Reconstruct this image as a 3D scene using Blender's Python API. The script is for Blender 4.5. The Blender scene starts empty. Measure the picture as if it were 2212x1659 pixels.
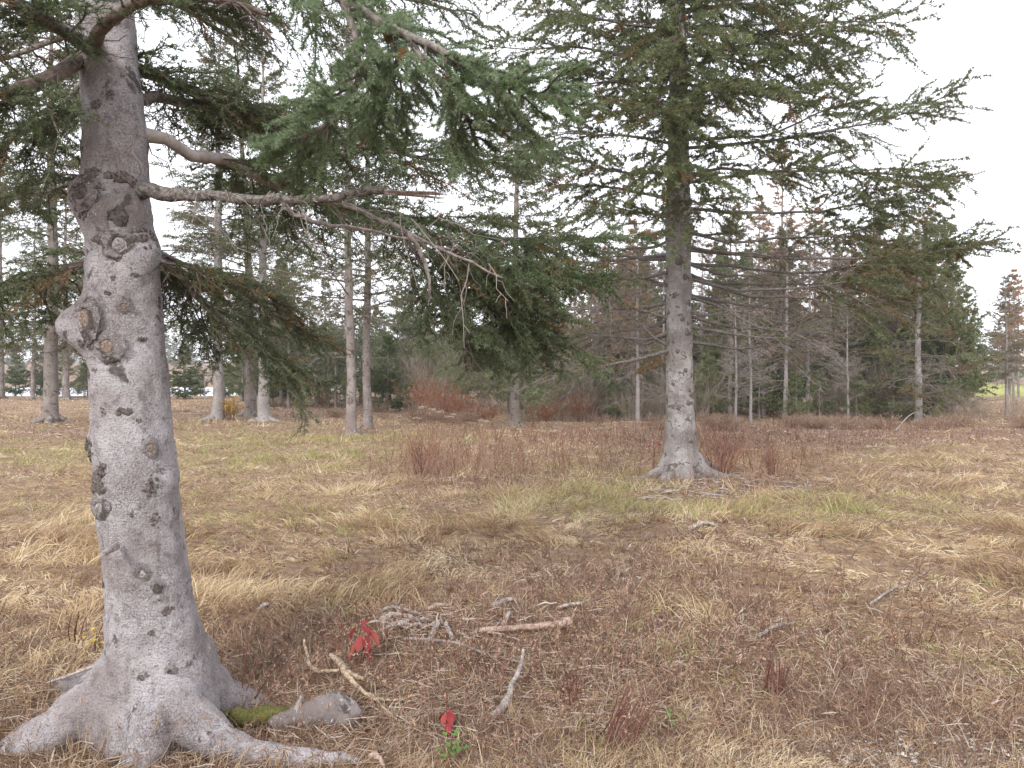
import bpy, math
import numpy as np
from mathutils import Vector

# ------------------------------------------------------------------ camera, sky, sun, exposure
EYE, FP, CU, HV = 1.55, 1733.0, 1106.0, 811.0      # eye height; focal length, centre column and horizon row of a 2212 px wide picture
S = bpy.context.scene
COL = S.collection
cam = bpy.data.cameras.new('camera')
cam.sensor_width = 36.0
cam.lens = 36.0 * FP / 2212.0
cam.shift_y = -(829.5 - HV) / 2212.0
cam.clip_end = 3000.0
cam_o = bpy.data.objects.new('camera', cam)
cam_o.location = (0, 0, EYE)
cam_o.rotation_euler = (math.radians(90), 0, 0)
COL.objects.link(cam_o)
S.camera = cam_o

SUN_EL, SUN_AZ = 33.0, 197.0                       # elevation; azimuth clockwise from +Y (behind the camera, a little left)
w = bpy.data.worlds.new('World'); S.world = w; w.use_nodes = True
nt = w.node_tree; nt.nodes.clear()
sky = nt.nodes.new('ShaderNodeTexSky'); sky.sky_type = 'NISHITA'; sky.sun_disc = False
sky.sun_elevation = math.radians(SUN_EL); sky.sun_rotation = math.radians(SUN_AZ)
sky.air_density = 1.0; sky.dust_density = 3.0
hs = nt.nodes.new('ShaderNodeHueSaturation'); hs.inputs['Saturation'].default_value = 0.25
mx = nt.nodes.new('ShaderNodeMix'); mx.data_type = 'RGBA'
mx.inputs[0].default_value = 0.80                  # thick even cloud over the sky
mx.inputs[7].default_value = (12.1, 12.35, 13.3, 1)
bg = nt.nodes.new('ShaderNodeBackground'); bg.inputs[1].default_value = 0.10
wo = nt.nodes.new('ShaderNodeOutputWorld')
nt.links.new(sky.outputs[0], hs.inputs['Color']); nt.links.new(hs.outputs[0], mx.inputs[6])
nt.links.new(mx.outputs[2], bg.inputs[0]); nt.links.new(bg.outputs[0], wo.inputs[0])

sl = bpy.data.lights.new('sun', 'SUN'); sl.energy = 1.5; sl.angle = math.radians(18); sl.color = (1.0, 0.95, 0.88)
so = bpy.data.objects.new('sun', sl); COL.objects.link(so)
a_, e_ = math.radians(SUN_AZ), math.radians(SUN_EL)
so.rotation_euler = Vector((-math.sin(a_) * math.cos(e_), -math.cos(a_) * math.cos(e_), -math.sin(e_))).to_track_quat('-Z', 'Y').to_euler()
so.location = (0, -10, 30)

vs = S.view_settings
vs.view_transform = 'Standard'; vs.look = 'None'; vs.gamma = 1.0; vs.use_curve_mapping = False
vs.exposure = 0.92
S.cycles.max_bounces = 6; S.cycles.diffuse_bounces = 3; S.cycles.transparent_max_bounces = 4

# ------------------------------------------------------------------ helpers
RNG = np.random.default_rng(11)
Z3 = np.array([0.0, 0.0, 1.0])

def P(u, v, d):
    return np.array([(u - CU) / FP * d, d, EYE + (HV - v) / FP * d])

def PL(*a):
    return np.array([P(*q) for q in a])

def proj(p):
    return CU + p[..., 0] / p[..., 1] * FP, HV + (EYE - p[..., 2]) / p[..., 1] * FP

def sst(a, b, x):
    t = np.clip((x - a) / (b - a), 0, 1)
    return t * t * (3 - 2 * t)

def nrm(v):
    return v / np.maximum(np.linalg.norm(v, axis=-1, keepdims=True), 1e-9)

def hash2(i, j, s):
    n = (i.astype(np.int64) * 374761393 + j.astype(np.int64) * 668265263 + s * 1442695041) & 0xffffffff
    n = ((n ^ (n >> 13)) * 1274126177) & 0xffffffff
    return ((n ^ (n >> 16)) & 0xffff) / 65535.0

def vnoise(x, y, s=0):
    x = np.asarray(x, float); y = np.asarray(y, float)
    i, j = np.floor(x), np.floor(y)
    fx, fy = x - i, y - j
    fx = fx * fx * (3 - 2 * fx); fy = fy * fy * (3 - 2 * fy)
    i = i.astype(np.int64); j = j.astype(np.int64)
    a, b, c, d = hash2(i, j, s), hash2(i + 1, j, s), hash2(i, j + 1, s), hash2(i + 1, j + 1, s)
    return (a * (1 - fx) + b * fx) * (1 - fy) + (c * (1 - fx) + d * fx) * fy

def fbm(x, y, s=0, o=3):
    r = 0; a = 0.5; t = 0
    for k in range(o):
        r = r + a * vnoise(np.asarray(x) * 2 ** k, np.asarray(y) * 2 ** k, s + k); t += a; a *= 0.5
    return r / t

def height(x, y):
    x = np.asarray(x, float); y = np.asarray(y, float)
    dist = np.hypot(x, y)
    h = (fbm(x * 0.8, y * 0.8, 3) - 0.5) * 0.09 + (fbm(x * 4, y * 4, 9, 2) - 0.5) * 0.05 * np.exp(-dist / 15)
    h = h * sst(1.0, 3.0, dist)
    left = sst(-18, -30, x - (y - 60) * 0.02)
    h = h - 2.2 * left * sst(60, 84, y) * (1 - sst(168, 178, y))
    h = h + left * (sst(172, 245, y) * 4.2 + sst(240, 520, y) * 6)
    h = h + (1 - left) * (sst(75, 260, y) * 1.0 + sst(240, 520, y) * 6)
    h = h - 0.35 * np.exp(-((x - 1.5) / 5.0) ** 2) * sst(26, 31, y) * (1 - sst(38, 46, y))
    return h

def ground(u, v):
    d = EYE * FP / (v - HV)
    x = (u - CU) / FP * d
    return np.array([x, d, float(height(x, d))])

class MB:
    def __init__(s):
        s.v = []; s.n = 0; s.q = []; s.t = []; s.a = []; s.mq = []; s.mt = []
    def add(s, v, q=None, t=None, val=0.5, m=0):
        v = np.asarray(v, float).reshape(-1, 3)
        s.v.append(v)
        s.a.append(np.broadcast_to(np.asarray(val, float), (len(v),)).copy())
        if q is not None and len(q):
            s.q.append(np.asarray(q) + s.n); s.mq.append(np.full(len(q), m))
        if t is not None and len(t):
            s.t.append(np.asarray(t) + s.n); s.mt.append(np.full(len(t), m))
        s.n += len(v)
    def tris(s): return sum(len(q) * 2 for q in s.q) + sum(len(t) for t in s.t)
    def mesh(s, name, mats, smooth=True):
        me = bpy.data.meshes.new(name)
        v = np.concatenate(s.v); a = np.concatenate(s.a)
        q = np.concatenate(s.q) if s.q else np.zeros((0, 4), int)
        t = np.concatenate(s.t) if s.t else np.zeros((0, 3), int)
        me.vertices.add(len(v)); me.vertices.foreach_set('co', v.astype(np.float32).ravel())
        nl = len(q) * 4 + len(t) * 3
        me.loops.add(nl)
        me.loops.foreach_set('vertex_index', np.concatenate([q.ravel(), t.ravel()]).astype(np.int32))
        me.polygons.add(len(q) + len(t))
        st = np.concatenate([np.arange(len(q)) * 4, len(q) * 4 + np.arange(len(t)) * 3]).astype(np.int32)
        me.polygons.foreach_set('loop_start', st)
        mi = np.concatenate((s.mq or [np.zeros(0)]) + (s.mt or [np.zeros(0)])).astype(np.int32)
        for m in mats: me.materials.append(m)
        me.polygons.foreach_set('material_index', mi)
        me.polygons.foreach_set('use_smooth', np.full(len(mi), smooth))
        at = me.attributes.new('v', 'FLOAT', 'POINT')
        at.data.foreach_set('value', a.astype(np.float32))
        me.update(calc_edges=True)
        return me
    def build(s, name, mats, parent=None, smooth=True, **kw):
        return link(name, s.mesh(name, mats if isinstance(mats, list) else [mats], smooth), parent, **kw)

def tag(o, label=None, category=None, group=None, kind=None):
    if label: o['label'] = label
    if category: o['category'] = category
    if group: o['group'] = group
    if kind: o['kind'] = kind
    return o

def link(name, data, parent=None, loc=None, **kw):
    o = bpy.data.objects.new(name, data); COL.objects.link(o)
    if parent is not None: o.parent = parent
    if loc is not None: o.location = tuple(float(c) for c in loc)
    return tag(o, **kw)

def thing(name, loc, label, category, group=None, rz=0.0, sc=1.0):
    o = link(name, None, None, loc, label=label, category=category, group=group)
    o.rotation_euler = (0, 0, rz); o.scale = (sc, sc, sc); o.empty_display_size = 0.2
    return o

def copy_thing(src, loc, rz, sc, label=None, group=None):
    o = src.copy(); COL.objects.link(o)
    o.location = tuple(float(c) for c in loc); o.rotation_euler = (0, 0, rz)
    o.scale = tuple(sc) if np.ndim(sc) else (sc, sc, sc)
    tag(o, label, None, group)
    for ch in src.children:
        c = ch.copy(); COL.objects.link(c); c.parent = o
        for g in ch.children:
            k = g.copy(); COL.objects.link(k); k.parent = c
    return o

def crom(pts, n):
    p = np.asarray(pts, float)
    if len(p) < 3:
        t = np.linspace(0, 1, n)[:, None]
        return p[0] * (1 - t) + p[-1] * t
    e = np.vstack([2 * p[0] - p[1], p, 2 * p[-1] - p[-2]])
    u = np.linspace(0, len(p) - 1 - 1e-6, n); i = u.astype(int); f = (u - i)[:, None]
    a, b, c, d = e[i], e[i + 1], e[i + 2], e[i + 3]
    return 0.5 * (2 * b + (c - a) * f + (2 * a - 5 * b + 4 * c - d) * f ** 2 + (3 * b - a - 3 * c + d) * f ** 3)

def frames(Q):
    t = nrm(np.gradient(Q, axis=1))
    vert = np.abs(t[:, :, 2]).mean(1) > 0.8
    ref = np.where(vert[:, None], np.array([1.0, 0, 0]), Z3)[:, None, :]
    n1 = nrm(np.cross(t, np.broadcast_to(ref, t.shape)))
    return t, n1, np.cross(t, n1)

def tubes(mb, Q, R, sides=6, val=0.5, m=0, wob=0.0, cap=False):
    Q = np.asarray(Q, float); R = np.asarray(R, float)
    if Q.ndim == 2: Q = Q[None]; R = R[None]
    B, K, _ = Q.shape
    t, n1, n2 = frames(Q)
    an = np.arange(sides) / sides * 2 * np.pi
    rr = R[:, :, None] * np.ones(sides)
    if wob: rr = rr * (1 + wob * (RNG.random((B, K, sides)) - 0.5))
    V = Q[:, :, None, :] + rr[..., None] * (np.cos(an)[None, None, :, None] * n1[:, :, None, :] + np.sin(an)[None, None, :, None] * n2[:, :, None, :])
    b, k, s = np.meshgrid(np.arange(B), np.arange(K - 1), np.arange(sides), indexing='ij')
    s2 = (s + 1) % sides
    f = lambda k_, s_: (b * K + k_) * sides + s_
    q = np.stack([f(k, s), f(k, s2), f(k + 1, s2), f(k + 1, s)], -1).reshape(-1, 4)
    vv = np.asarray(val, float)
    if vv.ndim == 1: vv = np.repeat(vv, K * sides)
    mb.add(V, q=q, val=vv, m=m)
    if cap:
        for b_ in range(B):
            for k_, dr in ((0, 1), (K - 1, -1)):
                ring = V[b_, k_]; c = ring.mean(0) - dr * t[b_, k_] * R[b_, k_] * 0.15
                i = np.arange(sides); tr = np.stack([np.full(sides, sides), i, (i + 1) % sides], 1)
                mb.add(np.vstack([ring, c]), t=tr, val=0.9, m=m)

def ribbons(mb, Q, R, val=0.5, m=0):
    B, K, _ = Q.shape
    t, n1, n2 = frames(Q)
    an = RNG.random((B, 1, 1)) * np.pi
    n = np.cos(an) * n1 + np.sin(an) * n2
    V = np.stack([Q - n * R[..., None], Q + n * R[..., None]], 2)
    b, k = np.meshgrid(np.arange(B), np.arange(K - 1), indexing='ij')
    i0 = (b * K + k) * 2
    q = np.stack([i0, i0 + 1, i0 + 3, i0 + 2], -1).reshape(-1, 4)
    vv = np.asarray(val, float)
    if vv.ndim == 1: vv = np.repeat(vv, K * 2)
    mb.add(V, q=q, val=vv, m=m)

def interp(Q, idx, t):
    K = Q.shape[1]
    f = np.clip(t, 0, 0.9999) * (K - 1); i = f.astype(int); f = (f - i)[:, None]
    a, b = Q[idx, i], Q[idx, i + 1]
    return a * (1 - f) + b * f, nrm(b - a)

def children(Q, n, t0, t1, lenf, ang=0.9, droop=0.2, roll=0.25, K=4, fwd=0.25, wig=0.04, rng=None):
    rng = rng or RNG
    B = len(Q)
    t = t0 + (t1 - t0) * (np.arange(n)[None, :] + rng.random((B, n))) / n
    side = np.where((np.arange(n)[None, :] + rng.integers(0, 2, (B, 1))) % 2, 1.0, -1.0)
    idx = np.repeat(np.arange(B), n); tf = t.ravel(); sd = side.ravel()[:, None]
    pos, tan = interp(Q, idx, tf)
    sv = np.cross(tan, Z3)
    bad = np.linalg.norm(sv, axis=1) < 0.15
    sv[bad] += rng.normal(size=(bad.sum(), 3)); sv = nrm(sv - tan * (sv * tan).sum(1, keepdims=True))
    upv = np.cross(sv, tan)
    ro = rng.normal(0, roll, len(idx))[:, None]
    s2 = np.cos(ro) * sd * sv + np.sin(ro) * upv
    an = (ang + rng.normal(0, 0.18, len(idx)))[:, None]
    dr = np.cos(an) * tan + np.sin(an) * s2
    L = lenf(tf, idx) * rng.uniform(0.6, 1.25, len(idx))
    s = np.linspace(0, 1, K)[None, :, None]
    Lx = L[:, None, None]
    dd = (droop * rng.uniform(0.4, 1.5, len(idx)))[:, None, None]
    C = pos[:, None] + Lx * (dr[:, None] * s + tan[:, None] * fwd * s ** 2 - Z3 * dd * s ** 2)
    C[:, 1:] += rng.normal(0, 1, (len(idx), K - 1, 3)) * wig * Lx
    return C, L, idx, tf

def needles(mb, Q, cnt, L, W, val, m=0, lean=0.55, spread=1.0, t0=0.0, rng=None):
    rng = rng or RNG
    cnt = np.maximum(np.round(cnt).astype(int), 0)
    idx = np.repeat(np.arange(len(Q)), cnt)
    N = len(idx)
    if not N: return
    t = t0 + (1 - t0) * rng.random(N)
    pos, tan = interp(Q, idx, t)
    r = rng.normal(size=(N, 3)); r[:, 2] += 0.35
    r = nrm(r - tan * (r * tan).sum(1, keepdims=True))
    d = nrm(tan * lean + r * spread)
    le = L * rng.uniform(0.65, 1.2, N)[:, None]
    p = nrm(np.cross(d, rng.normal(size=(N, 3)))) * (W * 0.5)
    V = np.stack([pos - p, pos + p, pos + d * le], 1).reshape(-1, 3)
    vv = np.asarray(val, float)
    vv = vv[idx] if vv.ndim else np.full(N, float(vv))
    vv = np.clip(vv + rng.normal(0, 0.07, N), 0, 1)
    mb.add(V, t=np.arange(N * 3).reshape(-1, 3), val=np.repeat(vv, 3), m=m)

# ------------------------------------------------------------------ materials
def new_mat(name):
    m = bpy.data.materials.new(name); m.use_nodes = True
    n = m.node_tree; n.nodes.clear()
    out = n.nodes.new('ShaderNodeOutputMaterial')
    return m, n, out

def ramp_node(n, stops, interp_='LINEAR'):
    r = n.nodes.new('ShaderNodeValToRGB'); r.color_ramp.interpolation = interp_
    el = r.color_ramp.elements
    while len(el) > 1: el.remove(el[-1])
    el[0].position = stops[0][0]; el[0].color = (*stops[0][1], 1)
    for p, c in stops[1:]:
        e = el.new(p); e.color = (*c, 1)
    return r

def attr_mat(name, stops, rough=0.7, trans=0.2, spec=0.2):
    m, n, out = new_mat(name)
    a = n.nodes.new('ShaderNodeAttribute'); a.attribute_name = 'v'
    r = ramp_node(n, stops)
    n.links.new(a.outputs['Fac'], r.inputs[0])
    p = n.nodes.new('ShaderNodeBsdfPrincipled')
    p.inputs['Roughness'].default_value = rough; p.inputs['Specular IOR Level'].default_value = spec
    n.links.new(r.outputs[0], p.inputs['Base Color'])
    if trans:
        t = n.nodes.new('ShaderNodeBsdfTranslucent'); n.links.new(r.outputs[0], t.inputs[0])
        x = n.nodes.new('ShaderNodeMixShader'); x.inputs[0].default_value = trans
        n.links.new(p.outputs[0], x.inputs[1]); n.links.new(t.outputs[0], x.inputs[2]); n.links.new(x.outputs[0], out.inputs[0])
    else:
        n.links.new(p.outputs[0], out.inputs[0])
    return m

def noise(n, scale, detail=6, rough=0.6, vec=None, dist=0.0):
    t = n.nodes.new('ShaderNodeTexNoise'); t.inputs['Scale'].default_value = scale
    t.inputs['Detail'].default_value = detail; t.inputs['Roughness'].default_value = rough; t.inputs['Distortion'].default_value = dist
    if vec is not None: n.links.new(vec, t.inputs['Vector'])
    return t

def mixc(n, fac, a, b, mode='MIX'):
    x = n.nodes.new('ShaderNodeMix'); x.data_type = 'RGBA'; x.blend_type = mode
    for s, k in ((fac, 0), (a, 6), (b, 7)):
        if hasattr(s, 'links'): n.links.new(s, x.inputs[k])
        else: x.inputs[k].default_value = s if k == 0 else (*s, 1)
    return x.outputs[2]

def bark_mat(name, base=(0.36, 0.31, 0.30), pale=(0.47, 0.44, 0.45), dark=(0.07, 0.055, 0.045), scale=1.0, blotch=0.62, flake=26, lichen=0.25, bump=0.5, low=None):
    m, n, out = new_mat(name)
    tc = n.nodes.new('ShaderNodeTexCoord')
    mp = n.nodes.new('ShaderNodeMapping'); n.links.new(tc.outputs['Object'], mp.inputs[0])
    mp.inputs['Scale'].default_value = (scale, scale, scale)
    v = mp.outputs[0]
    big = noise(n, 3.5, 5, 0.6, v)
    c = mixc(n, ramp_in(n, big.outputs[0], 0.35, 0.68), base, pale)
    # fine horizontal lines of young bark
    mp2 = n.nodes.new('ShaderNodeMapping'); n.links.new(v, mp2.inputs[0]); mp2.inputs['Scale'].default_value = (5, 5, 70)
    hl = noise(n, 1.0, 4, 0.6, mp2.outputs[0], 0.4)
    c = mixc(n, ramp_in(n, hl.outputs[0], 0.58, 0.72, 0.40), c, (0.15, 0.115, 0.11))
    # scale cracks
    wv = noise(n, 9, 3, 0.6, v)
    wq = mixc(n, 0.12, v, wv.outputs['Color'], 'ADD')
    mp3 = n.nodes.new('ShaderNodeMapping'); n.links.new(wq, mp3.inputs[0]); mp3.inputs['Scale'].default_value = (1, 1, 0.62)
    vo = n.nodes.new('ShaderNodeTexVoronoi'); vo.feature = 'DISTANCE_TO_EDGE'; vo.inputs['Scale'].default_value = flake
    n.links.new(mp3.outputs[0], vo.inputs['Vector'])
    cr = n.nodes.new('ShaderNodeMapRange'); cr.inputs['From Min'].default_value = 0.0; cr.inputs['From Max'].default_value = 0.055
    cr.inputs['To Min'].default_value = 1; cr.inputs['To Max'].default_value = 0
    n.links.new(vo.outputs['Distance'], cr.inputs[0])
    cn = noise(n, 2.2, 4, 0.6, v)
    cm = n.nodes.new('ShaderNodeMath'); cm.operation = 'MULTIPLY'
    n.links.new(cr.outputs[0], cm.inputs[0]); n.links.new(ramp_in(n, cn.outputs[0], 0.40, 0.66, 0.42), cm.inputs[1])
    c = mixc(n, cm.outputs[0], c, (0.12, 0.095, 0.09))
    # dark resin and lichen blotches
    bl = noise(n, 7, 6, 0.68, v, 0.3)
    c = mixc(n, ramp_in(n, bl.outputs[0], blotch, blotch + 0.07, 0.85), c, dark)
    mp4 = n.nodes.new('ShaderNodeMapping'); n.links.new(v, mp4.inputs[0]); mp4.inputs['Scale'].default_value = (9, 9, 1.6)
    st_ = noise(n, 1.0, 5, 0.65, mp4.outputs[0], 0.5)
    c = mixc(n, ramp_in(n, st_.outputs[0], 0.54, 0.72, 0.55), c, (0.17, 0.135, 0.115))
    md = noise(n, 17, 6, 0.7, v)
    c = mixc(n, ramp_in(n, md.outputs[0], 0.52, 0.66, 0.55), c, (0.16, 0.13, 0.12))
    li = noise(n, 42, 4, 0.7, v)
    c = mixc(n, ramp_in(n, li.outputs[0], 0.60, 0.66, lichen * 2), c, (0.55, 0.56, 0.54))
    sp = noise(n, 120, 3, 0.7, v)
    c = mixc(n, ramp_in(n, sp.outputs[0], 0.52, 0.66, 0.6), c, (0.13, 0.105, 0.10))
    p = n.nodes.new('ShaderNodeBsdfPrincipled'); p.inputs['Roughness'].default_value = 0.85; p.inputs['Specular IOR Level'].default_value = 0.2
    n.links.new(c, p.inputs['Base Color'])
    hsum = n.nodes.new('ShaderNodeMath'); hsum.operation = 'SUBTRACT'
    n.links.new(sp.outputs[0], hsum.inputs[0]); n.links.new(cm.outputs[0], hsum.inputs[1])
    h2 = n.nodes.new('ShaderNodeMath'); h2.operation = 'ADD'; n.links.new(hsum.outputs[0], h2.inputs[0]); n.links.new(md.outputs[0], h2.inputs[1])
    b = n.nodes.new('ShaderNodeBump'); b.inputs['Strength'].default_value = bump; b.inputs['Distance'].default_value = 0.02 / scale
    n.links.new(h2.outputs[0], b.inputs['Height']); n.links.new(b.outputs[0], p.inputs['Normal'])
    n.links.new(p.outputs[0], out.inputs[0])
    return m

def ramp_in(n, sock, lo, hi, top=1.0):
    r = n.nodes.new('ShaderNodeMapRange'); r.interpolation_type = 'SMOOTHSTEP'
    r.inputs['From Min'].default_value = lo; r.inputs['From Max'].default_value = hi
    r.inputs['To Max'].default_value = top
    n.links.new(sock, r.inputs[0])
    return r.outputs[0]

def wood_mat(name, a, b, scale=18, rough=0.8, stretch=(1, 1, 1)):
    m, n, out = new_mat(name)
    tc = n.nodes.new('ShaderNodeTexCoord'); mp = n.nodes.new('ShaderNodeMapping'); mp.inputs['Scale'].default_value = stretch
    n.links.new(tc.outputs['Object'], mp.inputs[0])
    t = noise(n, scale, 7, 0.7, mp.outputs[0], 0.5)
    c = mixc(n, ramp_in(n, t.outputs[0], 0.36, 0.64), a, b)
    p = n.nodes.new('ShaderNodeBsdfPrincipled'); p.inputs['Roughness'].default_value = rough; p.inputs['Specular IOR Level'].default_value = 0.2
    n.links.new(c, p.inputs['Base Color'])
    bu = n.nodes.new('ShaderNodeBump'); bu.inputs['Strength'].default_value = 0.6; bu.inputs['Distance'].default_value = 0.01
    n.links.new(t.outputs[0], bu.inputs['Height']); n.links.new(bu.outputs[0], p.inputs['Normal'])
    n.links.new(p.outputs[0], out.inputs[0])
    return m

M = {}
M['bark_front'] = bark_mat('bark_front', base=(0.33, 0.285, 0.282), pale=(0.56, 0.525, 0.54), flake=80, blotch=0.605, lichen=0.28, bump=1.0)
M['bark_second'] = bark_mat('bark_second', base=(0.26, 0.23, 0.215), pale=(0.47, 0.445, 0.435), blotch=0.545, flake=26, lichen=0.4, bump=1.0)
M['bark_mid'] = bark_mat('bark_mid', base=(0.21, 0.17, 0.155), pale=(0.32, 0.285, 0.265), blotch=0.53, flake=12, lichen=0.3, scale=0.8)
M['bark_grey'] = bark_mat('bark_grey', base=(0.26, 0.235, 0.225), pale=(0.36, 0.335, 0.325), blotch=0.60, flake=14, lichen=0.3, scale=0.8)
M['bark_dark'] = bark_mat('bark_dark', base=(0.17, 0.14, 0.125), pale=(0.27, 0.245, 0.23), blotch=0.54, flake=10, lichen=0.2, scale=0.8)
M['limb'] = wood_mat('limb_bark', (0.10, 0.08, 0.07), (0.27, 0.245, 0.225), 30)
M['limb_lichen'] = wood_mat('limb_lichen', (0.055, 0.045, 0.04), (0.235, 0.215, 0.195), 60)
M['limb_smooth'] = wood_mat('limb_smooth', (0.25, 0.21, 0.19), (0.36, 0.32, 0.30), 22)
M['limb_red'] = wood_mat('limb_red', (0.085, 0.06, 0.048), (0.19, 0.145, 0.12), 26)
M['dead_wood'] = wood_mat('dead_wood', (0.18, 0.145, 0.13), (0.50, 0.44, 0.41), 60, stretch=(1, 1, 1))
M['pink_wood'] = wood_mat('pink_wood', (0.20, 0.135, 0.105), (0.48, 0.36, 0.29), 40)
M['yellow_wood'] = wood_mat('yellow_wood', (0.13, 0.10, 0.085), (0.50, 0.375, 0.25), 42)
M['grey_stick'] = wood_mat('grey_stick', (0.16, 0.13, 0.12), (0.38, 0.34, 0.32), 34)
M['dark_knot'] = wood_mat('dark_knot', (0.035, 0.028, 0.024), (0.13, 0.11, 0.10), 60)
M['pale_knot'] = wood_mat('pale_knot', (0.12, 0.10, 0.095), (0.40, 0.37, 0.355), 90)
M['tan_knot'] = wood_mat('tan_knot', (0.11, 0.08, 0.065), (0.29, 0.225, 0.18), 90)
M['scar'] = wood_mat('scar', (0.05, 0.04, 0.035), (0.19, 0.16, 0.145), 90)
M['moss'] = wood_mat('moss', (0.045, 0.05, 0.014), (0.13, 0.115, 0.035), 80)
M['root'] = bark_mat('root_bark', base=(0.16, 0.13, 0.12), pale=(0.27, 0.24, 0.235), blotch=0.56, flake=24, lichen=0.3)
M['twig'] = attr_mat('twig', [(0, (0.09, 0.07, 0.06)), (0.5, (0.16, 0.125, 0.11)), (1, (0.30, 0.27, 0.25))], 0.8, 0.0)
M['needle_front'] = attr_mat('needle_front', [(0, (0.34, 0.17, 0.07)), (0.06, (0.15, 0.115, 0.05)), (0.2, (0.075, 0.100, 0.042)), (0.45, (0.105, 0.145, 0.060)), (0.72, (0.165, 0.225, 0.110)), (1, (0.25, 0.315, 0.190))], 0.5, 0.38, 0.35)
M['needle'] = attr_mat('needle', [(0, (0.24, 0.135, 0.07)), (0.2, (0.15, 0.125, 0.06)), (0.45, (0.128, 0.148, 0.062)), (0.8, (0.160, 0.192, 0.092)), (1, (0.21, 0.245, 0.125))], 0.6, 0.38)
M['needle_young'] = attr_mat('needle_young', [(0, (0.09, 0.105, 0.045)), (0.4, (0.085, 0.125, 0.045)), (1, (0.20, 0.24, 0.09))], 0.6, 0.38)
M['needle_brown'] = attr_mat('needle_brown', [(0, (0.27, 0.18, 0.13)), (0.5, (0.21, 0.16, 0.11)), (0.8, (0.16, 0.155, 0.085)), (1, (0.16, 0.175, 0.085))], 0.7, 0.38)
M['larch'] = attr_mat('larch', [(0, (0.20, 0.12, 0.07)), (0.5, (0.36, 0.21, 0.11)), (1, (0.42, 0.28, 0.16))], 0.7, 0.3)
M['grass'] = attr_mat('grass', [(0, (0.24, 0.155, 0.10)), (0.35, (0.42, 0.295, 0.17)), (0.7, (0.57, 0.435, 0.265)), (1, (0.72, 0.61, 0.43))], 0.65, 0.3)
M['green_grass'] = attr_mat('green_grass', [(0, (0.24, 0.21, 0.095)), (0.5, (0.34, 0.325, 0.13)), (1, (0.46, 0.45, 0.20))], 0.6, 0.3)
M['heath'] = attr_mat('heath', [(0, (0.105, 0.058, 0.040)), (0.4, (0.225, 0.138, 0.098)), (0.75, (0.34, 0.24, 0.175)), (1, (0.52, 0.43, 0.34))], 0.75, 0.15)
M['litter'] = attr_mat('litter', [(0, (0.11, 0.06, 0.038)), (0.3, (0.25, 0.14, 0.08)), (0.6, (0.33, 0.23, 0.165)), (1, (0.50, 0.43, 0.37))], 0.8, 0.1)
M['stem'] = attr_mat('stem', [(0, (0.085, 0.030, 0.025)), (0.3, (0.15, 0.060, 0.045)), (0.6, (0.26, 0.145, 0.10)), (1, (0.40, 0.28, 0.20))], 0.6, 0.0)
M['redleaf'] = attr_mat('redleaf', [(0, (0.20, 0.03, 0.035)), (0.6, (0.33, 0.055, 0.06)), (1, (0.40, 0.13, 0.07))], 0.65, 0.3)
M['orangeleaf'] = attr_mat('orangeleaf', [(0, (0.19, 0.08, 0.05)), (0.5, (0.34, 0.145, 0.07)), (1, (0.44, 0.24, 0.115))], 0.6, 0.3)
M['yellowleaf'] = attr_mat('yellowleaf', [(0, (0.35, 0.20, 0.04)), (1, (0.62, 0.46, 0.08))], 0.6, 0.3)
M['greenleaf'] = attr_mat('greenleaf', [(0, (0.06, 0.13, 0.03)), (1, (0.17, 0.30, 0.07))], 0.5, 0.3)
M['thicket'] = attr_mat('thicket', [(0, (0.13, 0.095, 0.07)), (0.5, (0.225, 0.18, 0.14)), (1, (0.40, 0.36, 0.31))], 0.8, 0.0)
M['umbel'] = attr_mat('umbel', [(0, (0.42, 0.36, 0.26)), (1, (0.66, 0.60, 0.48))], 0.8, 0.3)
M['stone'] = attr_mat('stone', [(0, (0.17, 0.145, 0.125)), (0.6, (0.31, 0.275, 0.245)), (1, (0.52, 0.48, 0.44))], 0.9, 0.0)

def ground_mat():
    m, n, out = new_mat('ground_thatch')
    tc = n.nodes.new('ShaderNodeTexCoord'); v = tc.outputs['Object']
    a = n.nodes.new('ShaderNodeAttribute'); a.attribute_name = 'v'
    f = noise(n, 60, 6, 0.75, v); g = noise(n, 7, 6, 0.65, v); k = noise(n, 0.6, 5, 0.6, v)
    soil = mixc(n, ramp_in(n, f.outputs[0], 0.3, 0.7), (0.10, 0.066, 0.047), (0.28, 0.19, 0.135))
    thatch = mixc(n, ramp_in(n, f.outputs[0], 0.3, 0.7), (0.18, 0.12, 0.075), (0.42, 0.30, 0.19))
    c = mixc(n, ramp_in(n, g.outputs[0], 0.38, 0.62), soil, thatch)
    red = mixc(n, ramp_in(n, f.outputs[0], 0.3, 0.7), (0.11, 0.066, 0.05), (0.28, 0.185, 0.14))
    c = mixc(n, ramp_in(n, a.outputs['Fac'], 0.02, 0.30), red, c)
    lawn = mixc(n, ramp_in(n, k.outputs[0], 0.35, 0.65), (0.22, 0.29, 0.075), (0.42, 0.35, 0.14))
    c = mixc(n, ramp_in(n, a.outputs['Fac'], 0.70, 0.95), c, lawn)
    p = n.nodes.new('ShaderNodeBsdfPrincipled'); p.inputs['Roughness'].default_value = 0.95; p.inputs['Specular IOR Level'].default_value = 0.1
    n.links.new(c, p.inputs['Base Color'])
    b = n.nodes.new('ShaderNodeBump'); b.inputs['Strength'].default_value = 0.8; b.inputs['Distance'].default_value = 0.03
    n.links.new(f.outputs[0], b.inputs['Height']); n.links.new(b.outputs[0], p.inputs['Normal'])
    n.links.new(p.outputs[0], out.inputs[0])
    return m
M['ground'] = ground_mat()

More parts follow.
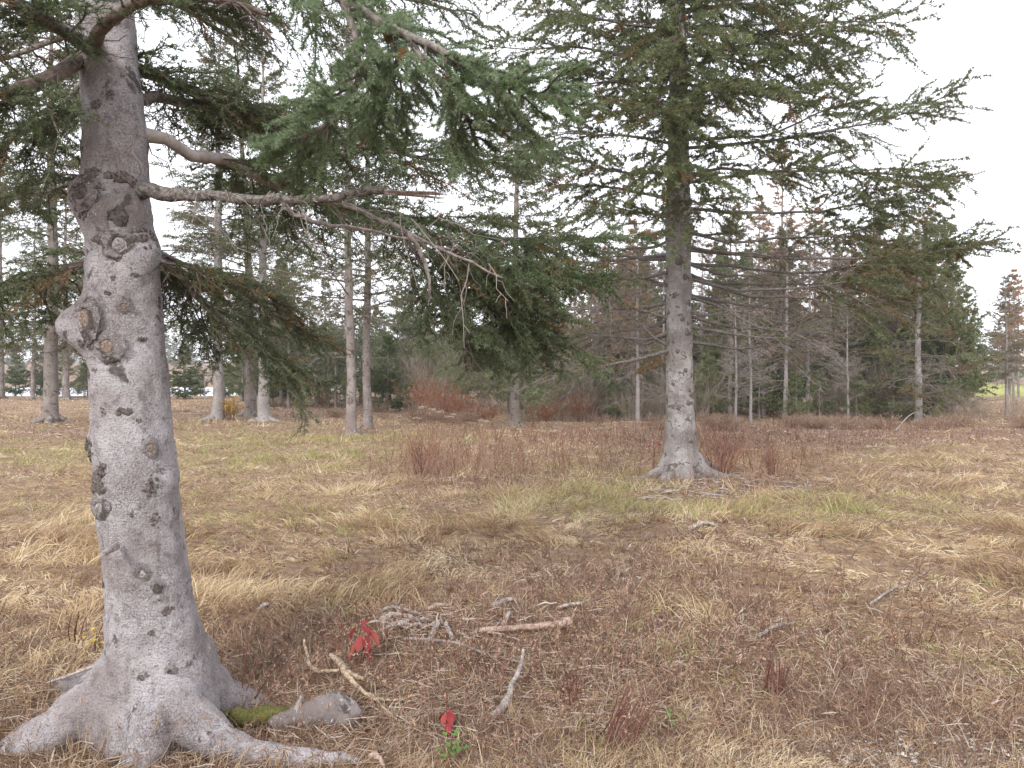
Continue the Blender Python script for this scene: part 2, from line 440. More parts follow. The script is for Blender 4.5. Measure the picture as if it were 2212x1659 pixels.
def water_mat():
    m, n, out = new_mat('water')      # wind-ruffled water mirroring the bright cloud
    p = n.nodes.new('ShaderNodeBsdfPrincipled'); p.inputs['Base Color'].default_value = (0.78, 0.80, 0.83, 1)
    p.inputs['Metallic'].default_value = 1.0; p.inputs['Roughness'].default_value = 0.38
    n.links.new(p.outputs[0], out.inputs[0])
    return m
M['water'] = water_mat()

# ------------------------------------------------------------------ ground zones
# (column, row, half width, half height, strength) of plant patches in the meadow, read in the 2212 px picture
RED = [(1100, 1060, 420, 45, 0.8), (1240, 990, 320, 45, 0.9), (1900, 940, 700, 22, 1.3), (1250, 1250, 420, 60, 0.7), (1100, 1440, 700, 130, 1.0),
       (1500, 1350, 420, 90, 0.8), (700, 1420, 350, 110, 0.6), (2000, 1520, 500, 120, 0.7), (160, 940, 130, 22, 0.8), (700, 890, 330, 20, 0.8),
       (1650, 1050, 260, 35, 0.9), (1450, 1160, 200, 40, 0.7), (60, 1500, 120, 90, 0.9), (1000, 1600, 700, 60, 0.9), (440, 1600, 500, 80, 0.7)]
GREEN = [(1300, 1080, 150, 28, 2.0), (1250, 1010, 140, 24, 0.8), (560, 980, 360, 40, 1.2), (560, 1110, 300, 40, 0.5), (1700, 1110, 260, 30, 0.6), (1400, 1400, 300, 60, 0.2), (120, 990, 120, 26, 0.9), (1860, 1090, 170, 26, 1.0), (1950, 1000, 130, 14, 0.5),
         (450, 1130, 120, 25, 0.35), (900, 950, 160, 14, 0.7), (80, 1090, 80, 20, 0.5), (1620, 1500, 60, 30, 0.4)]
TAN = [(1780, 1220, 420, 90, 1.0), (1850, 1000, 420, 32, 1.0), (560, 1120, 420, 80, 0.8), (130, 1230, 230, 140, 0.9), (1130, 1140, 330, 45, 0.6), (950, 915, 200, 14, 1.0), (2100, 1300, 250, 90, 0.8), (820, 1240, 250, 50, 0.5)]
def patch(u, v, L):
    r = np.zeros_like(u)
    for (a, b, c, d, s) in L:
        r = r + s * np.exp(-((u - a) / c) ** 2 - ((v - b) / d) ** 2)
    return r
def zones(x, y):
    p = np.stack([x, np.maximum(y, 0.5), np.zeros_like(x)], -1)
    u, v = proj(p)
    nz = fbm(x * 0.9 + 7, y * 0.9, 21, 3); n2 = fbm(x * 2.2, y * 2.2 + 5, 31, 3)
    r = patch(u, v, RED) * (0.45 + 1.1 * nz) + 0.6 * sst(0.42, 0.68, n2)
    g = patch(u, v, GREEN) * (0.3 + 1.4 * n2) + 0.12 * sst(0.55, 0.75, nz)
    t = patch(u, v, TAN) * (0.5 + 1.0 * n2) + 0.46
    far_l = sst(52, 62, y) * sst(0.47, 0.51, x / np.maximum(y, 1)) * (1 - sst(120, 140, y))
    return r, g, t, far_l

# ------------------------------------------------------------------ the ground sheet and the pond
def sheet():
    n = 210
    s = np.linspace(-1, 1, n)
    xs = np.sinh(s * 6.4) / math.sinh(6.4) * 900
    sy = np.linspace(-0.55, 1, n + 40)
    ys = 5.5 + np.sinh(sy * 6.2) / math.sinh(6.2) * 1200
    X, Y = np.meshgrid(xs, ys, indexing='xy')
    H = height(X, Y)
    r, g, t, lawn = zones(X, Y)
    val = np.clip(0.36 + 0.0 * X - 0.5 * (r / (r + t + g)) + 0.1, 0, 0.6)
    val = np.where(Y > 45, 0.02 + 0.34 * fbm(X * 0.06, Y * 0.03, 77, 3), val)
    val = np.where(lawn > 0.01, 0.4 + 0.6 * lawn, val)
    V = np.stack([X, Y, H], -1).reshape(-1, 3)
    ny, nx = X.shape
    j, i = np.meshgrid(np.arange(ny - 1), np.arange(nx - 1), indexing='ij')
    k = j * nx + i
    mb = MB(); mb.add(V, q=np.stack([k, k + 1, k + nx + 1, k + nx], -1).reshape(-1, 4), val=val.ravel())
    return mb.build('ground', M['ground'], label='rough autumn meadow ground under grass and heath', category='ground', kind='structure')
sheet()
mb = MB(); mb.add([(-260, 74, -1.05), (-18, 74, -1.05), (-18, 181, -1.05), (-260, 181, -1.05)], q=[(0, 1, 2, 3)])
mb.build('pond_water', M['water'], label='pale still water beyond the meadow', category='water', kind='structure')

# ------------------------------------------------------------------ ground cover
def scatter(n, d0, d1, pw, half=0.75):
    q = RNG.random(n)
    d = (d0 ** (1 - pw) + q * (d1 ** (1 - pw) - d0 ** (1 - pw))) ** (1 / (1 - pw))
    th = RNG.uniform(-half, half, n)
    return np.sin(th) * d, np.cos(th) * d

def blades(mb, x, y, L, W, tilt, az, val, bend=0.5, far=False):
    n = len(x); z = height(x, y)
    d1 = np.stack([np.cos(az) * np.cos(tilt), np.sin(az) * np.cos(tilt), np.sin(tilt)], -1)
    t2 = tilt - bend
    d2 = np.stack([np.cos(az) * np.cos(t2), np.sin(az) * np.cos(t2), np.sin(t2)], -1)
    b = np.stack([x, y, z - 0.004], -1)
    sd = nrm(np.cross(d1, RNG.normal(size=(n, 3)))) * (W * 0.5)[:, None]
    mid = b + d1 * (L * 0.55)[:, None]
    tip = mid + d2 * (L * 0.45)[:, None]
    zt = height(tip[:, 0], tip[:, 1]); tip[:, 2] = np.maximum(tip[:, 2], zt + 0.006)
    if far:
        V = np.stack([b - sd, b + sd, (mid + tip) / 2 + d1 * (L * 0.15)[:, None]], 1).reshape(-1, 3)
        mb.add(V, t=np.arange(n * 3).reshape(-1, 3), val=np.repeat(val, 3)); return
    V = np.stack([b - sd, b + sd, mid + sd * 0.8, mid - sd * 0.8, tip], 1).reshape(-1, 3)
    k = np.arange(n)[:, None] * 5
    mb.add(V, q=k + np.array([0, 1, 2, 3]), t=k + np.array([3, 2, 4]), val=np.repeat(val, 5))

def meadow():
    G, H, E, LT = MB(), MB(), MB(), MB()
    for (n, d0, d1, pw) in ((196000, 2.6, 9, 1.3), (130000, 9, 22, 1.4), (70000, 22, 62, 1.4)):
        fr = d0 > 8
        m_ = 12 if d0 < 5 else 7                       # blades grow in clumps that share lean, tone and kind
        cx, cy = scatter(n // m_, d0, d1, pw)
        ci = np.repeat(np.arange(n // m_), m_); n = len(ci)
        sg = 0.035 if d0 < 5 else (0.07 if d0 < 15 else 0.16)
        x = cx[ci] + RNG.normal(0, sg, n); y = cy[ci] + RNG.normal(0, sg, n)
        d = np.hypot(x, y)
        r, g, t, lawn = (a[ci] for a in zones(cx, cy))
        q = np.where(RNG.random(n) < 0.85, RNG.random(n // m_)[ci], RNG.random(n)) * (r + g + t)
        ctone = RNG.normal(0, 0.22, n // m_)[ci]; caz = RNG.normal(0, 0.9, n // m_)[ci]; ctilt = RNG.normal(0, 0.18, n // m_)[ci]
        kind = np.where(q < t, 0, np.where(q < t + r, 1, 2))
        # bare trampled spots of the gravel patch at the right and of the roots
        uu, vv = proj(np.stack([x, y, 0 * x], -1))
        grav = np.exp(-((uu - 2000) / 420) ** 2 - ((vv - 1640) / 75) ** 2)
        keep = RNG.random(n) > grav * 0.6
        lown = fbm(x * 1.6, y * 1.6, 51, 3)
        flow = fbm(x * 0.7, y * 0.7, 61, 2) * 14 + caz + RNG.normal(0, 0.5, n)
        tuft = sst(0.5, 0.68, fbm(x * 1.3 + 3, y * 1.3, 71, 3))
        wid = np.maximum(0.0024, 0.00072 * d)
        s = (kind == 0) & keep
        L = RNG.uniform(0.06, 0.19, n) * (0.7 + 0.75 * tuft * sst(4.2, 5.5, d)) * np.where(d > 8, 1.25, 1)
        tilt = np.clip(RNG.normal(0.26, 0.2, n) + ctilt + 0.4 * tuft, 0.03, 1.4)
        blades(G, x[s], y[s], L[s], wid[s] * RNG.uniform(0.7, 1.5, s.sum()), tilt[s], flow[s], np.clip(0.50 + 1.5 * (lown[s] - 0.5) + ctone[s] + RNG.normal(0, 0.14, s.sum()), 0, 1), 0.55, fr)
        s = (kind == 2) & keep
        blades(E, x[s], y[s], L[s] * 0.75, wid[s] * 1.3, np.clip(tilt[s] + 0.4, 0.1, 1.4), flow[s] + RNG.normal(0, 1, s.sum()), np.clip(0.5 + ctone[s] + RNG.normal(0, 0.18, s.sum()), 0, 1), 0.7, fr)
        s = (kind == 1) & (RNG.random(n) > grav * 0.5)
        lit = RNG.random(n) < 0.42
        k = s & ~lit
        blades(H, x[k], y[k], RNG.uniform(0.05, 0.17, k.sum()), wid[k] * 1.05, np.clip(RNG.normal(0.75, 0.45, k.sum()), 0.05, 1.5), RNG.uniform(0, 6.28, k.sum()), np.clip(0.42 + 1.3 * ctone[k] + RNG.normal(0, 0.2, k.sum()), 0, 1), 0.2, fr)
        k = s & lit
        blades(LT, x[k], y[k], RNG.uniform(0.03, 0.10, k.sum()), wid[k] * RNG.uniform(1.5, 4.0, k.sum()), np.clip(RNG.normal(0.15, 0.25, k.sum()), 0.0, 1.0), RNG.uniform(0, 6.28, k.sum()), np.clip(RNG.normal(0.5, 0.28, k.sum()), 0, 1), 0.3, fr)
    G.build('dry_grass', M['grass'], smooth=False, label='matted tan dry grass covering the meadow', category='grass', kind='stuff')
    E.build('green_grass', M['green_grass'], smooth=False, label='short yellow-green grass in patches of the meadow', category='grass', kind='stuff')
    H.build('heath_twigs', M['heath'], smooth=False, label='low reddish-brown heath twigs between the grass', category='ground cover', kind='stuff')
    LT.build('leaf_litter', M['litter'], smooth=False, label='brown leaf and bark litter on the ground', category='litter', kind='stuff')
meadow()

def tall_weeds():
    mb = MB()
    n = 3000
    sp = [(1200, 1000, 300, 45, 1.0), (960, 1020, 110, 40, 0.5), (1640, 1000, 110, 45, 0.5), (1750, 1330, 500, 150, 0.55), (1000, 1440, 560, 140, 0.75), (1180, 945, 330, 16, 0.8), (1850, 945, 500, 16, 0.8)]
    wsum = np.array([q[4] for q in sp]); pick = RNG.choice(len(sp), n, p=wsum / wsum.sum())
    a = np.array(sp)[pick]
    u = a[:, 0] + RNG.normal(0, 0.7, n) * a[:, 2]; v = np.maximum(a[:, 1] + RNG.normal(0, 0.6, n) * a[:, 3], 918)
    d = EYE * FP / (v - HV); x = (u - CU) / FP * d; z = height(x, d)
    hgt = RNG.uniform(0.10, 0.50, n) * np.where(pick >= 3, np.where(pick >= 5, 0.8, 0.42), 1.0)
    lean = RNG.normal(0, 0.30, (n, 2)) * hgt[:, None]
    s = np.linspace(0, 1, 4)[None, :, None]
    base = np.stack([x, d, z], -1)[:, None]
    top = np.stack([lean[:, 0], lean[:, 1], hgt], -1)[:, None]
    Q = base + top * s + RNG.normal(0, 0.012, (n, 4, 3)) * s
    r = (np.maximum(0.0016, 0.00022 * d))[:, None] * np.array([1.2, 1.0, 0.8, 0.5])[None]
    val = np.clip(RNG.normal(0.50, 0.28, n) - 0.2 * ((pick == 3) | (pick == 4)), 0, 1)
    tubes(mb, Q, r, 3, val)
    C, Lc, idx, _ = children(Q, 4, 0.45, 1.0, lambda t, i: 0.16 * hgt[i], ang=0.6, droop=-0.1, roll=1.5, K=3)
    ribbons(mb, C, np.maximum(0.001, 0.00017 * d[idx])[:, None] * np.array([1, 0.8, 0.5]), val[idx])
    needles(mb, C, np.full(len(C), 2), 0.02, 0.008, 0.85)
    mb.build('dry_weeds', M['stem'], label='thin red-brown dry weed stalks standing in the meadow', category='weeds', kind='stuff')
tall_weeds()

# ------------------------------------------------------------------ the big spruce in front
FD = 3.5
PV = np.array([-1700, -900, -300, 0, 100, 200, 300, 400, 500, 600, 700, 800, 900, 1000, 1100, 1200, 1300, 1400, 1450, 1500, 1550, 1600, 1650])
PLf = np.array([150, 155, 160, 168, 171, 178, 185, 186, 188, 193, 197, 201, 205, 209, 220, 231, 236, 236, 230, 222, 212, 205, 200])
PRt = np.array([170, 225, 265, 284, 290, 303, 315, 318, 326, 338, 346, 356, 364, 376, 387, 399, 415, 440, 452, 460, 465, 470, 475])
BUMPS = [(440, -75, 32, 44, 40), (430, -20, 10, 26, 30), (705, -62, 58, 48, 36), (745, -40, 12, 24, 22), (670, -30, 10, 20, 20), (550, 62, 30, 52, 38), (500, 15, 12, 34, 26), (1042, 74, 12, 24, 22), (955, -84, 14, 28, 24), (1090, -55, 7, 40, 25),
         (965, 45, 7, 22, 18), (752, 5, 7, 26, 20), (400, 40, 8, 24, 60), (1410, 30, 5, 30, 30), (290, 80, 10, 22, 26)]
def fprof(v):
    l = np.interp(v, PV, PLf); r = np.interp(v, PV, PRt)
    return (l + r) / 2, (r - l) / 2
def frad(v, a):
    c, r = fprof(v)
    for (bv, ba, amp, sv, sa) in BUMPS:
        da = (np.degrees(a) - ba + 180) % 360 - 180
        r = r + amp * np.exp(-((v - bv) / sv) ** 2 - (da / sa) ** 2)
    return c, r
def fsurf(u, v):
    c, r = fprof(v)
    sa = np.clip((u - c) / r, -0.97, 0.97); a = math.asin(sa)
    c, r = frad(v, np.array(a))
    k = FD / FP
    nr = np.array([math.sin(a), -math.cos(a), 0])
    return P(c, v, FD) + nr * float(r) * k, nr

def front_trunk():
    vv = np.concatenate([np.linspace(-1700, -60, 24), np.arange(-40, 1690, 10)])[::-1]
    S_ = 56
    an = np.arange(S_) / S_ * 2 * np.pi
    Vg, Ag = np.meshgrid(vv, an, indexing='ij')
    c, r = frad(Vg, Ag)
    r = r * (1 + 0.045 * (fbm(Ag * 2.2, Vg * 0.012, 5, 3) - 0.5) * 2) + 2.0 * (fbm(np.cos(Ag) * 5 + 9, Vg * 0.04 + np.sin(Ag) * 5, 8, 3) - 0.5)
    k = FD / FP
    # buttresses swelling into the roots
    low = sst(1380, 1600, Vg)
    r = r + low * 22 * np.maximum(0, np.cos((Ag - np.radians(-75)))) ** 3 + low * 16 * np.maximum(0, np.cos(Ag - np.radians(60))) ** 4 + low * 14 * np.maximum(0, np.cos(Ag - np.radians(0))) ** 6
    X = (c - CU) / FP * FD + np.sin(Ag) * r * k; Y = FD - np.cos(Ag) * r * k; Zc = EYE + (HV - Vg) / FP * FD
    V = np.stack([X, Y, Zc], -1); n = len(vv)
    mb = MB()
    i, j = np.meshgrid(np.arange(n - 1), np.arange(S_), indexing='ij'); j2 = (j + 1) % S_
    mb.add(V, q=np.stack([i * S_ + j, i * S_ + j2, (i + 1) * S_ + j2, (i + 1) * S_ + j], -1).reshape(-1, 4))
    for row, flip in ((0, 1), (n - 1, 0)):
        ring = V[row]; cc = ring.mean(0); jj = np.arange(S_)
        tr = np.stack([jj, np.full(S_, S_), (jj + 1) % S_], 1)
        mb.add(np.vstack([ring, cc]), t=tr if flip else tr[:, ::-1])
    return mb

ROUGH = 0.16
def root_tube(mb, pts, r, n=16, sides=12, flat=1.0):
    Q = crom(pts, n); R = np.interp(np.linspace(0, 1, n), np.linspace(0, 1, len(r)), r)
    Q = Q + RNG.normal(0, 0.006, Q.shape)
    tubes(mb, Q, R, sides, cap=True, wob=ROUGH)

fb = ground(340, 1590)
front = thing('spruce_tree', (0, 0, 0), 'large knotty grey spruce trunk with spreading roots in the left foreground', 'tree')
mbt = front_trunk()
root_tube(mbt, PL((300, 1430, 3.5), (225, 1500, 3.44), (140, 1565, 3.38), (50, 1620, 3.33), (-60, 1660, 3.3)), [0.13, 0.125, 0.105, 0.085, 0.05])
root_tube(mbt, PL((360, 1470, 3.42), (420, 1560, 3.33), (520, 1628, 3.28), (640, 1640, 3.27), (780, 1645, 3.27)), [0.14, 0.10, 0.066, 0.052, 0.025])
root_tube(mbt, PL((400, 1410, 3.55), (465, 1500, 3.66), (560, 1540, 3.8), (660, 1545, 3.95)), [0.12, 0.10, 0.085, 0.05])
root_tube(mbt, PL((330, 1480, 3.40), (325, 1580, 3.26), (300, 1690, 3.16)), [0.12, 0.10, 0.06])
root_tube(mbt, PL((270, 1430, 3.6), (200, 1480, 3.8), (90, 1500, 4.05)), [0.10, 0.08, 0.05])
tr = mbt.build('trunk', M['bark_front'], front)
rm = tr.modifiers.new('fuse', 'REMESH'); rm.mode = 'VOXEL'; rm.voxel_size = 0.0125; rm.use_smooth_shade = True
sm = tr.modifiers.new('soft', 'SMOOTH'); sm.factor = 0.5; sm.iterations = 3
def rough_up(o, specs):
    for k, (sc, st) in enumerate(specs):
        tx = bpy.data.textures.new('bark_relief', 'CLOUDS'); tx.noise_scale = sc; tx.noise_depth = 3
        dm = o.modifiers.new('relief', 'DISPLACE'); dm.texture = tx; dm.strength = st; dm.mid_level = 0.5; dm.texture_coords = 'LOCAL'
rough_up(tr, ((0.16, 0.018), (0.05, 0.011)))

def ringmesh(mb, p, e1, e2, nr, r, prof, nseg, irr, stretch, rough, m):
    an = np.arange(nseg) / nseg * 2 * np.pi
    V = []
    for k, (a, h) in enumerate(prof):
        ra = irr * r * a * (1 + rough * (RNG.random(nseg) - 0.5)); hh = (h + rough * 0.5 * (RNG.random(nseg) - 0.5)) * r
        V.append(p + (np.cos(an) * ra)[:, None] * e1 + (np.sin(an) * ra * stretch)[:, None] * e2 + nr * hh[:, None])
    i, j = np.meshgrid(np.arange(len(prof) - 1), np.arange(nseg), indexing='ij'); j2 = (j + 1) % nseg
    mb.add(np.stack(V), q=np.stack([i * nseg + j, i * nseg + j2, (i + 1) * nseg + j2, (i + 1) * nseg + j], -1).reshape(-1, 4), m=m)
def knot(parent, u, v, rpx, mat_in, stretch=1.0):
    p, nr = fsurf(u, v)
    nr = nrm(nr + np.array([0, -0.35, 0])); r = rpx * FD / FP; p = p + nr * 0.006
    e1 = nrm(np.cross(Z3, nr)); e2 = np.cross(nr, e1)
    mb = MB(); nseg = 22; an = np.arange(nseg) / nseg * 2 * np.pi
    irr = 1 + 0.5 * (fbm(np.cos(an) * 1.5 + u, np.sin(an) * 1.5 + v, 4) - 0.5)
    ringmesh(mb, p, e1, e2, nr, r, [(2.0, -0.30), (1.6, -0.08), (1.25, 0.06), (1.0, 0.11), (0.86, 0.04), (0.76, -0.14)], nseg, irr, stretch, 0.16, 0)
    ringmesh(mb, p, e1, e2, nr, r, [(0.82, -0.16), (0.62, 0.02), (0.4, 0.06), (0.2, 0.04), (0.0, 0.05)], nseg, irr, stretch, 0.2, 1)
    return mb.build('knot', [M['knot_bark'], mat_in], parent)
def scar(parent, u, v, rpx, stretch=1.0):
    mb = MB(); n = int(8 + rpx * 0.8)
    for k in range(n):
        a = RNG.uniform(0, 6.28); q = RNG.random() ** 0.7 * rpx * 0.85
        p, nr = fsurf(u + math.cos(a) * q, v + math.sin(a) * q * stretch)
        e1 = nrm(np.cross(Z3, nr)); e2 = np.cross(nr, e1); p = p + nr * 0.003
        rot = RNG.uniform(0, 3.14); f1 = math.cos(rot) * e1 + math.sin(rot) * e2; f2 = np.cross(nr, f1)
        r = rpx * RNG.uniform(0.16, 0.48) * FD / FP
        ringmesh(mb, p, f1, f2, nr, r, [(1.0, -0.25), (0.7, 0.10), (0.3, 0.16), (0, 0.12)], 9, 1 + 0.7 * (RNG.random(9) - 0.5), RNG.uniform(0.4, 1.1), 0.5, 0)
    return mb.build('bark_scar', [M['scar']], parent)
M['knot_bark'] = bark_mat('knot_bark', base=(0.22, 0.185, 0.175), pale=(0.41, 0.38, 0.375), flake=70, blotch=0.52, lichen=0.3, bump=1.0)
for (u, v, r, m_, st) in ((287, 490, 25, 'dark_knot', 1.1), (289, 542, 19, 'pale_knot', 1), (224, 432, 22, 'dark_knot', 0.9), (238, 694, 19, 'tan_knot', 1.3), (273, 752, 18, 'tan_knot', 1),
                          (300, 668, 8, 'tan_knot', 0.9), (347, 962, 10, 'tan_knot', 1.2), (254, 1085, 15, 'pale_knot', 0.9), (345, 1220, 8, 'pale_knot', 1.3), (370, 1248, 7, 'dark_knot', 1.2),
                          (235, 1405, 6, 'dark_knot', 1), (402, 1420, 7, 'dark_knot', 1.2)):
    knot(tr, u, v, r, M[m_], st)
for (u, v, r, st) in ((245, 1036, 26, 1.3), (218, 968, 20, 1.3), (305, 885, 15, 0.4), (238, 246, 15, 0.7), (268, 228, 9, 1.8), (390, 1300, 10, 1.0), (358, 1424, 11, 1.3), (245, 1252, 10, 1.0), (365, 1340, 8, 1), (300, 655, 10, 1),
                      (270, 640, 8, 0.8), (250, 655, 10, 0.8), (240, 745, 14, 0.9), (330, 735, 9, 0.7), (352, 1040, 13, 2.2), (258, 1000, 11, 0.9), (392, 1100, 7, 1.2), (262, 880, 8, 2.6), (280, 610, 7, .7), (240, 800, 8, .7), (360, 1110, 10, 1.4),
                      (262, 520, 24, 1.2), (318, 520, 20, 1.5), (230, 395, 22, 0.6), (285, 400, 26, 0.4), (215, 470, 14, 1.5), (310, 600, 9, .6), (330, 905, 6, 1), (225, 120, 12, 1.5), (268, 60, 14, 1.2)):
    scar(tr, u, v, r, st)
# short stub branch and the stick caught on the root
def stick(name, pts, r, mat, parent=None, sides=7, n=9, wob=0.1, jit=0.0, **kw):
    Q = crom(pts, n); Q[1:-1] += RNG.normal(0, 1, (n - 2, 3)) * jit
    R = np.interp(np.linspace(0, 1, n), np.linspace(0, 1, len(r)), r)
    o0 = Q[0] if parent is None else np.zeros(3)
    mb = MB(); tubes(mb, Q - o0, R, sides, cap=True, wob=wob)
    return mb.build(name, mat if isinstance(mat, list) else M[mat], parent, loc=o0 if parent is None else None, **kw)
stick('branch_stub', PL((252, 1180, 3.30), (238, 1188, 3.22), (222, 1197, 3.15)), [0.016, 0.013, 0.011], 'grey_stick', tr)
stick('branch_stub', PL((206, 780, 3.45), (197, 800, 3.40), (200, 838, 3.38)), [0.012, 0.016, 0.008], 'dark_knot', tr)

def add_limb(parent, pts, r, wood='limb', into=None, n1=20, n2=8, w1=0.5, w2=0.2, t0=0.25, droop=0.25, nd=55, nl=0.022, nw=0.0024, tone=0.45, tvar=0.15, dead=0.0, name='limb', needle='needle_front', ang=0.95, roll=0.3, bare=6, K=14, n3=0, tip=True, seedv=None, twigval=0.3):
    if into is not None: pts = np.vstack([into, pts])
    Q = crom(pts, K); Ltot = np.linalg.norm(np.diff(Q, axis=0), axis=1).sum()
    Q[2:] += RNG.normal(0, 0.0028, (K - 2, 3)) * Ltot
    R = np.interp(np.linspace(0, 1, K), np.linspace(0, 1, len(r)), r)
    wb = MB(); tubes(wb, Q, R, 8, 0.4, wob=0.16)
    fol = MB()
    A = Q[None]
    prof = lambda t, i: w1 * (0.35 + 0.65 * np.sin(np.clip((t - t0 * 0.6) / (1 - t0 * 0.6), 0, 1) * 2.6 + 0.35)) * np.where(t > 0.9, 0.75, 1)
    C1, L1, i1, tt = children(A, n1, t0, 1.0, prof, ang, droop, roll, K=6, fwd=0.3, wig=0.03)
    ribr = lambda b0, b1, k: np.linspace(b0, b1, k)[None]
    tubes(fol, C1, np.broadcast_to(ribr(0.006, 0.002, 6), (len(C1), 6)), 3, np.full(len(C1), twigval), m=0)
    tw = np.clip(RNG.normal(tone, tvar, len(C1)), 0.02, 1)
    tw = np.where(RNG.random(len(C1)) < dead, -1, tw)
    C2, L2, i2, t2 = children(C1, n2, 0.12, 1.0, lambda t, i: w2 * (1.1 - 0.6 * t) * np.clip(L1[i] / w1, 0.35, 1.2), 0.8, droop * 0.7, 0.5, K=4, fwd=0.25, wig=0.04)
    ribbons(fol, C2, np.broadcast_to(ribr(0.0026, 0.0014, 4), (len(C2), 4)), np.full(len(C2), twigval), m=0)
    v2 = np.where(tw[i2] < 0, -1, np.clip(tw[i2] + RNG.normal(0, 0.1, len(C2)), 0.05, 1))
    v2 = np.where((v2 > 0) & (RNG.random(len(C2)) < 0.008), 0.0, v2)
    live = (tw >= 0)
    c1n = np.where(live, nd * L1 / w2 * 0.8, 0); c2n = np.where(v2 >= 0, nd * L2 / w2, 0)
    needles(fol, C1, c1n, nl, nw, np.maximum(tw, 0), 1, t0=0.3)
    needles(fol, C2, c2n, nl, nw, np.maximum(v2, 0), 1)
    if n3:
        C3, L3, i3, _ = children(C2, n3, 0.2, 0.95, lambda t, i: L2[i] * 0.5, 0.75, droop * 0.5, 0.6, K=3)
        ribbons(fol, C3, np.broadcast_to(ribr(0.002, 0.0012, 3), (len(C3), 3)), np.full(len(C3), twigval), m=0)
        v3 = v2[i3]
        needles(fol, C3, np.where(v3 >= 0, nd * L3 / w2, 0), nl, nw, np.maximum(v3, 0), 1)
    if tip:
        needles(fol, A, [nd * 2.5], nl, nw, tone + 0.1, 1, t0=0.85)
    if bare:
        Cb, Lb, ib, _ = children(A, bare, 0.04, max(t0, 0.3), lambda t, i: w1 * 0.5 + 0 * t, ang, droop, 0.8, K=5, wig=0.06)
        tubes(fol, Cb, np.broadcast_to(ribr(0.004, 0.0012, 5), (len(Cb), 5)), 3, np.full(len(Cb), 0.6), m=0)
        Cc, Lc, ic, _ = children(Cb, 4, 0.2, 1.0, lambda t, i: Lb[i] * 0.4, 0.8, 0.2, 1.0, K=3, wig=0.06)
        ribbons(fol, Cc, np.broadcast_to(ribr(0.002, 0.001, 3), (len(Cc), 3)), np.full(len(Cc), 0.6), m=0)
    lo = wb.build(name, M[wood], parent)
    fol.build('foliage', [M['twig'], M[needle]], lo, smooth=False, kind='stuff')
    return lo, fol.tris()

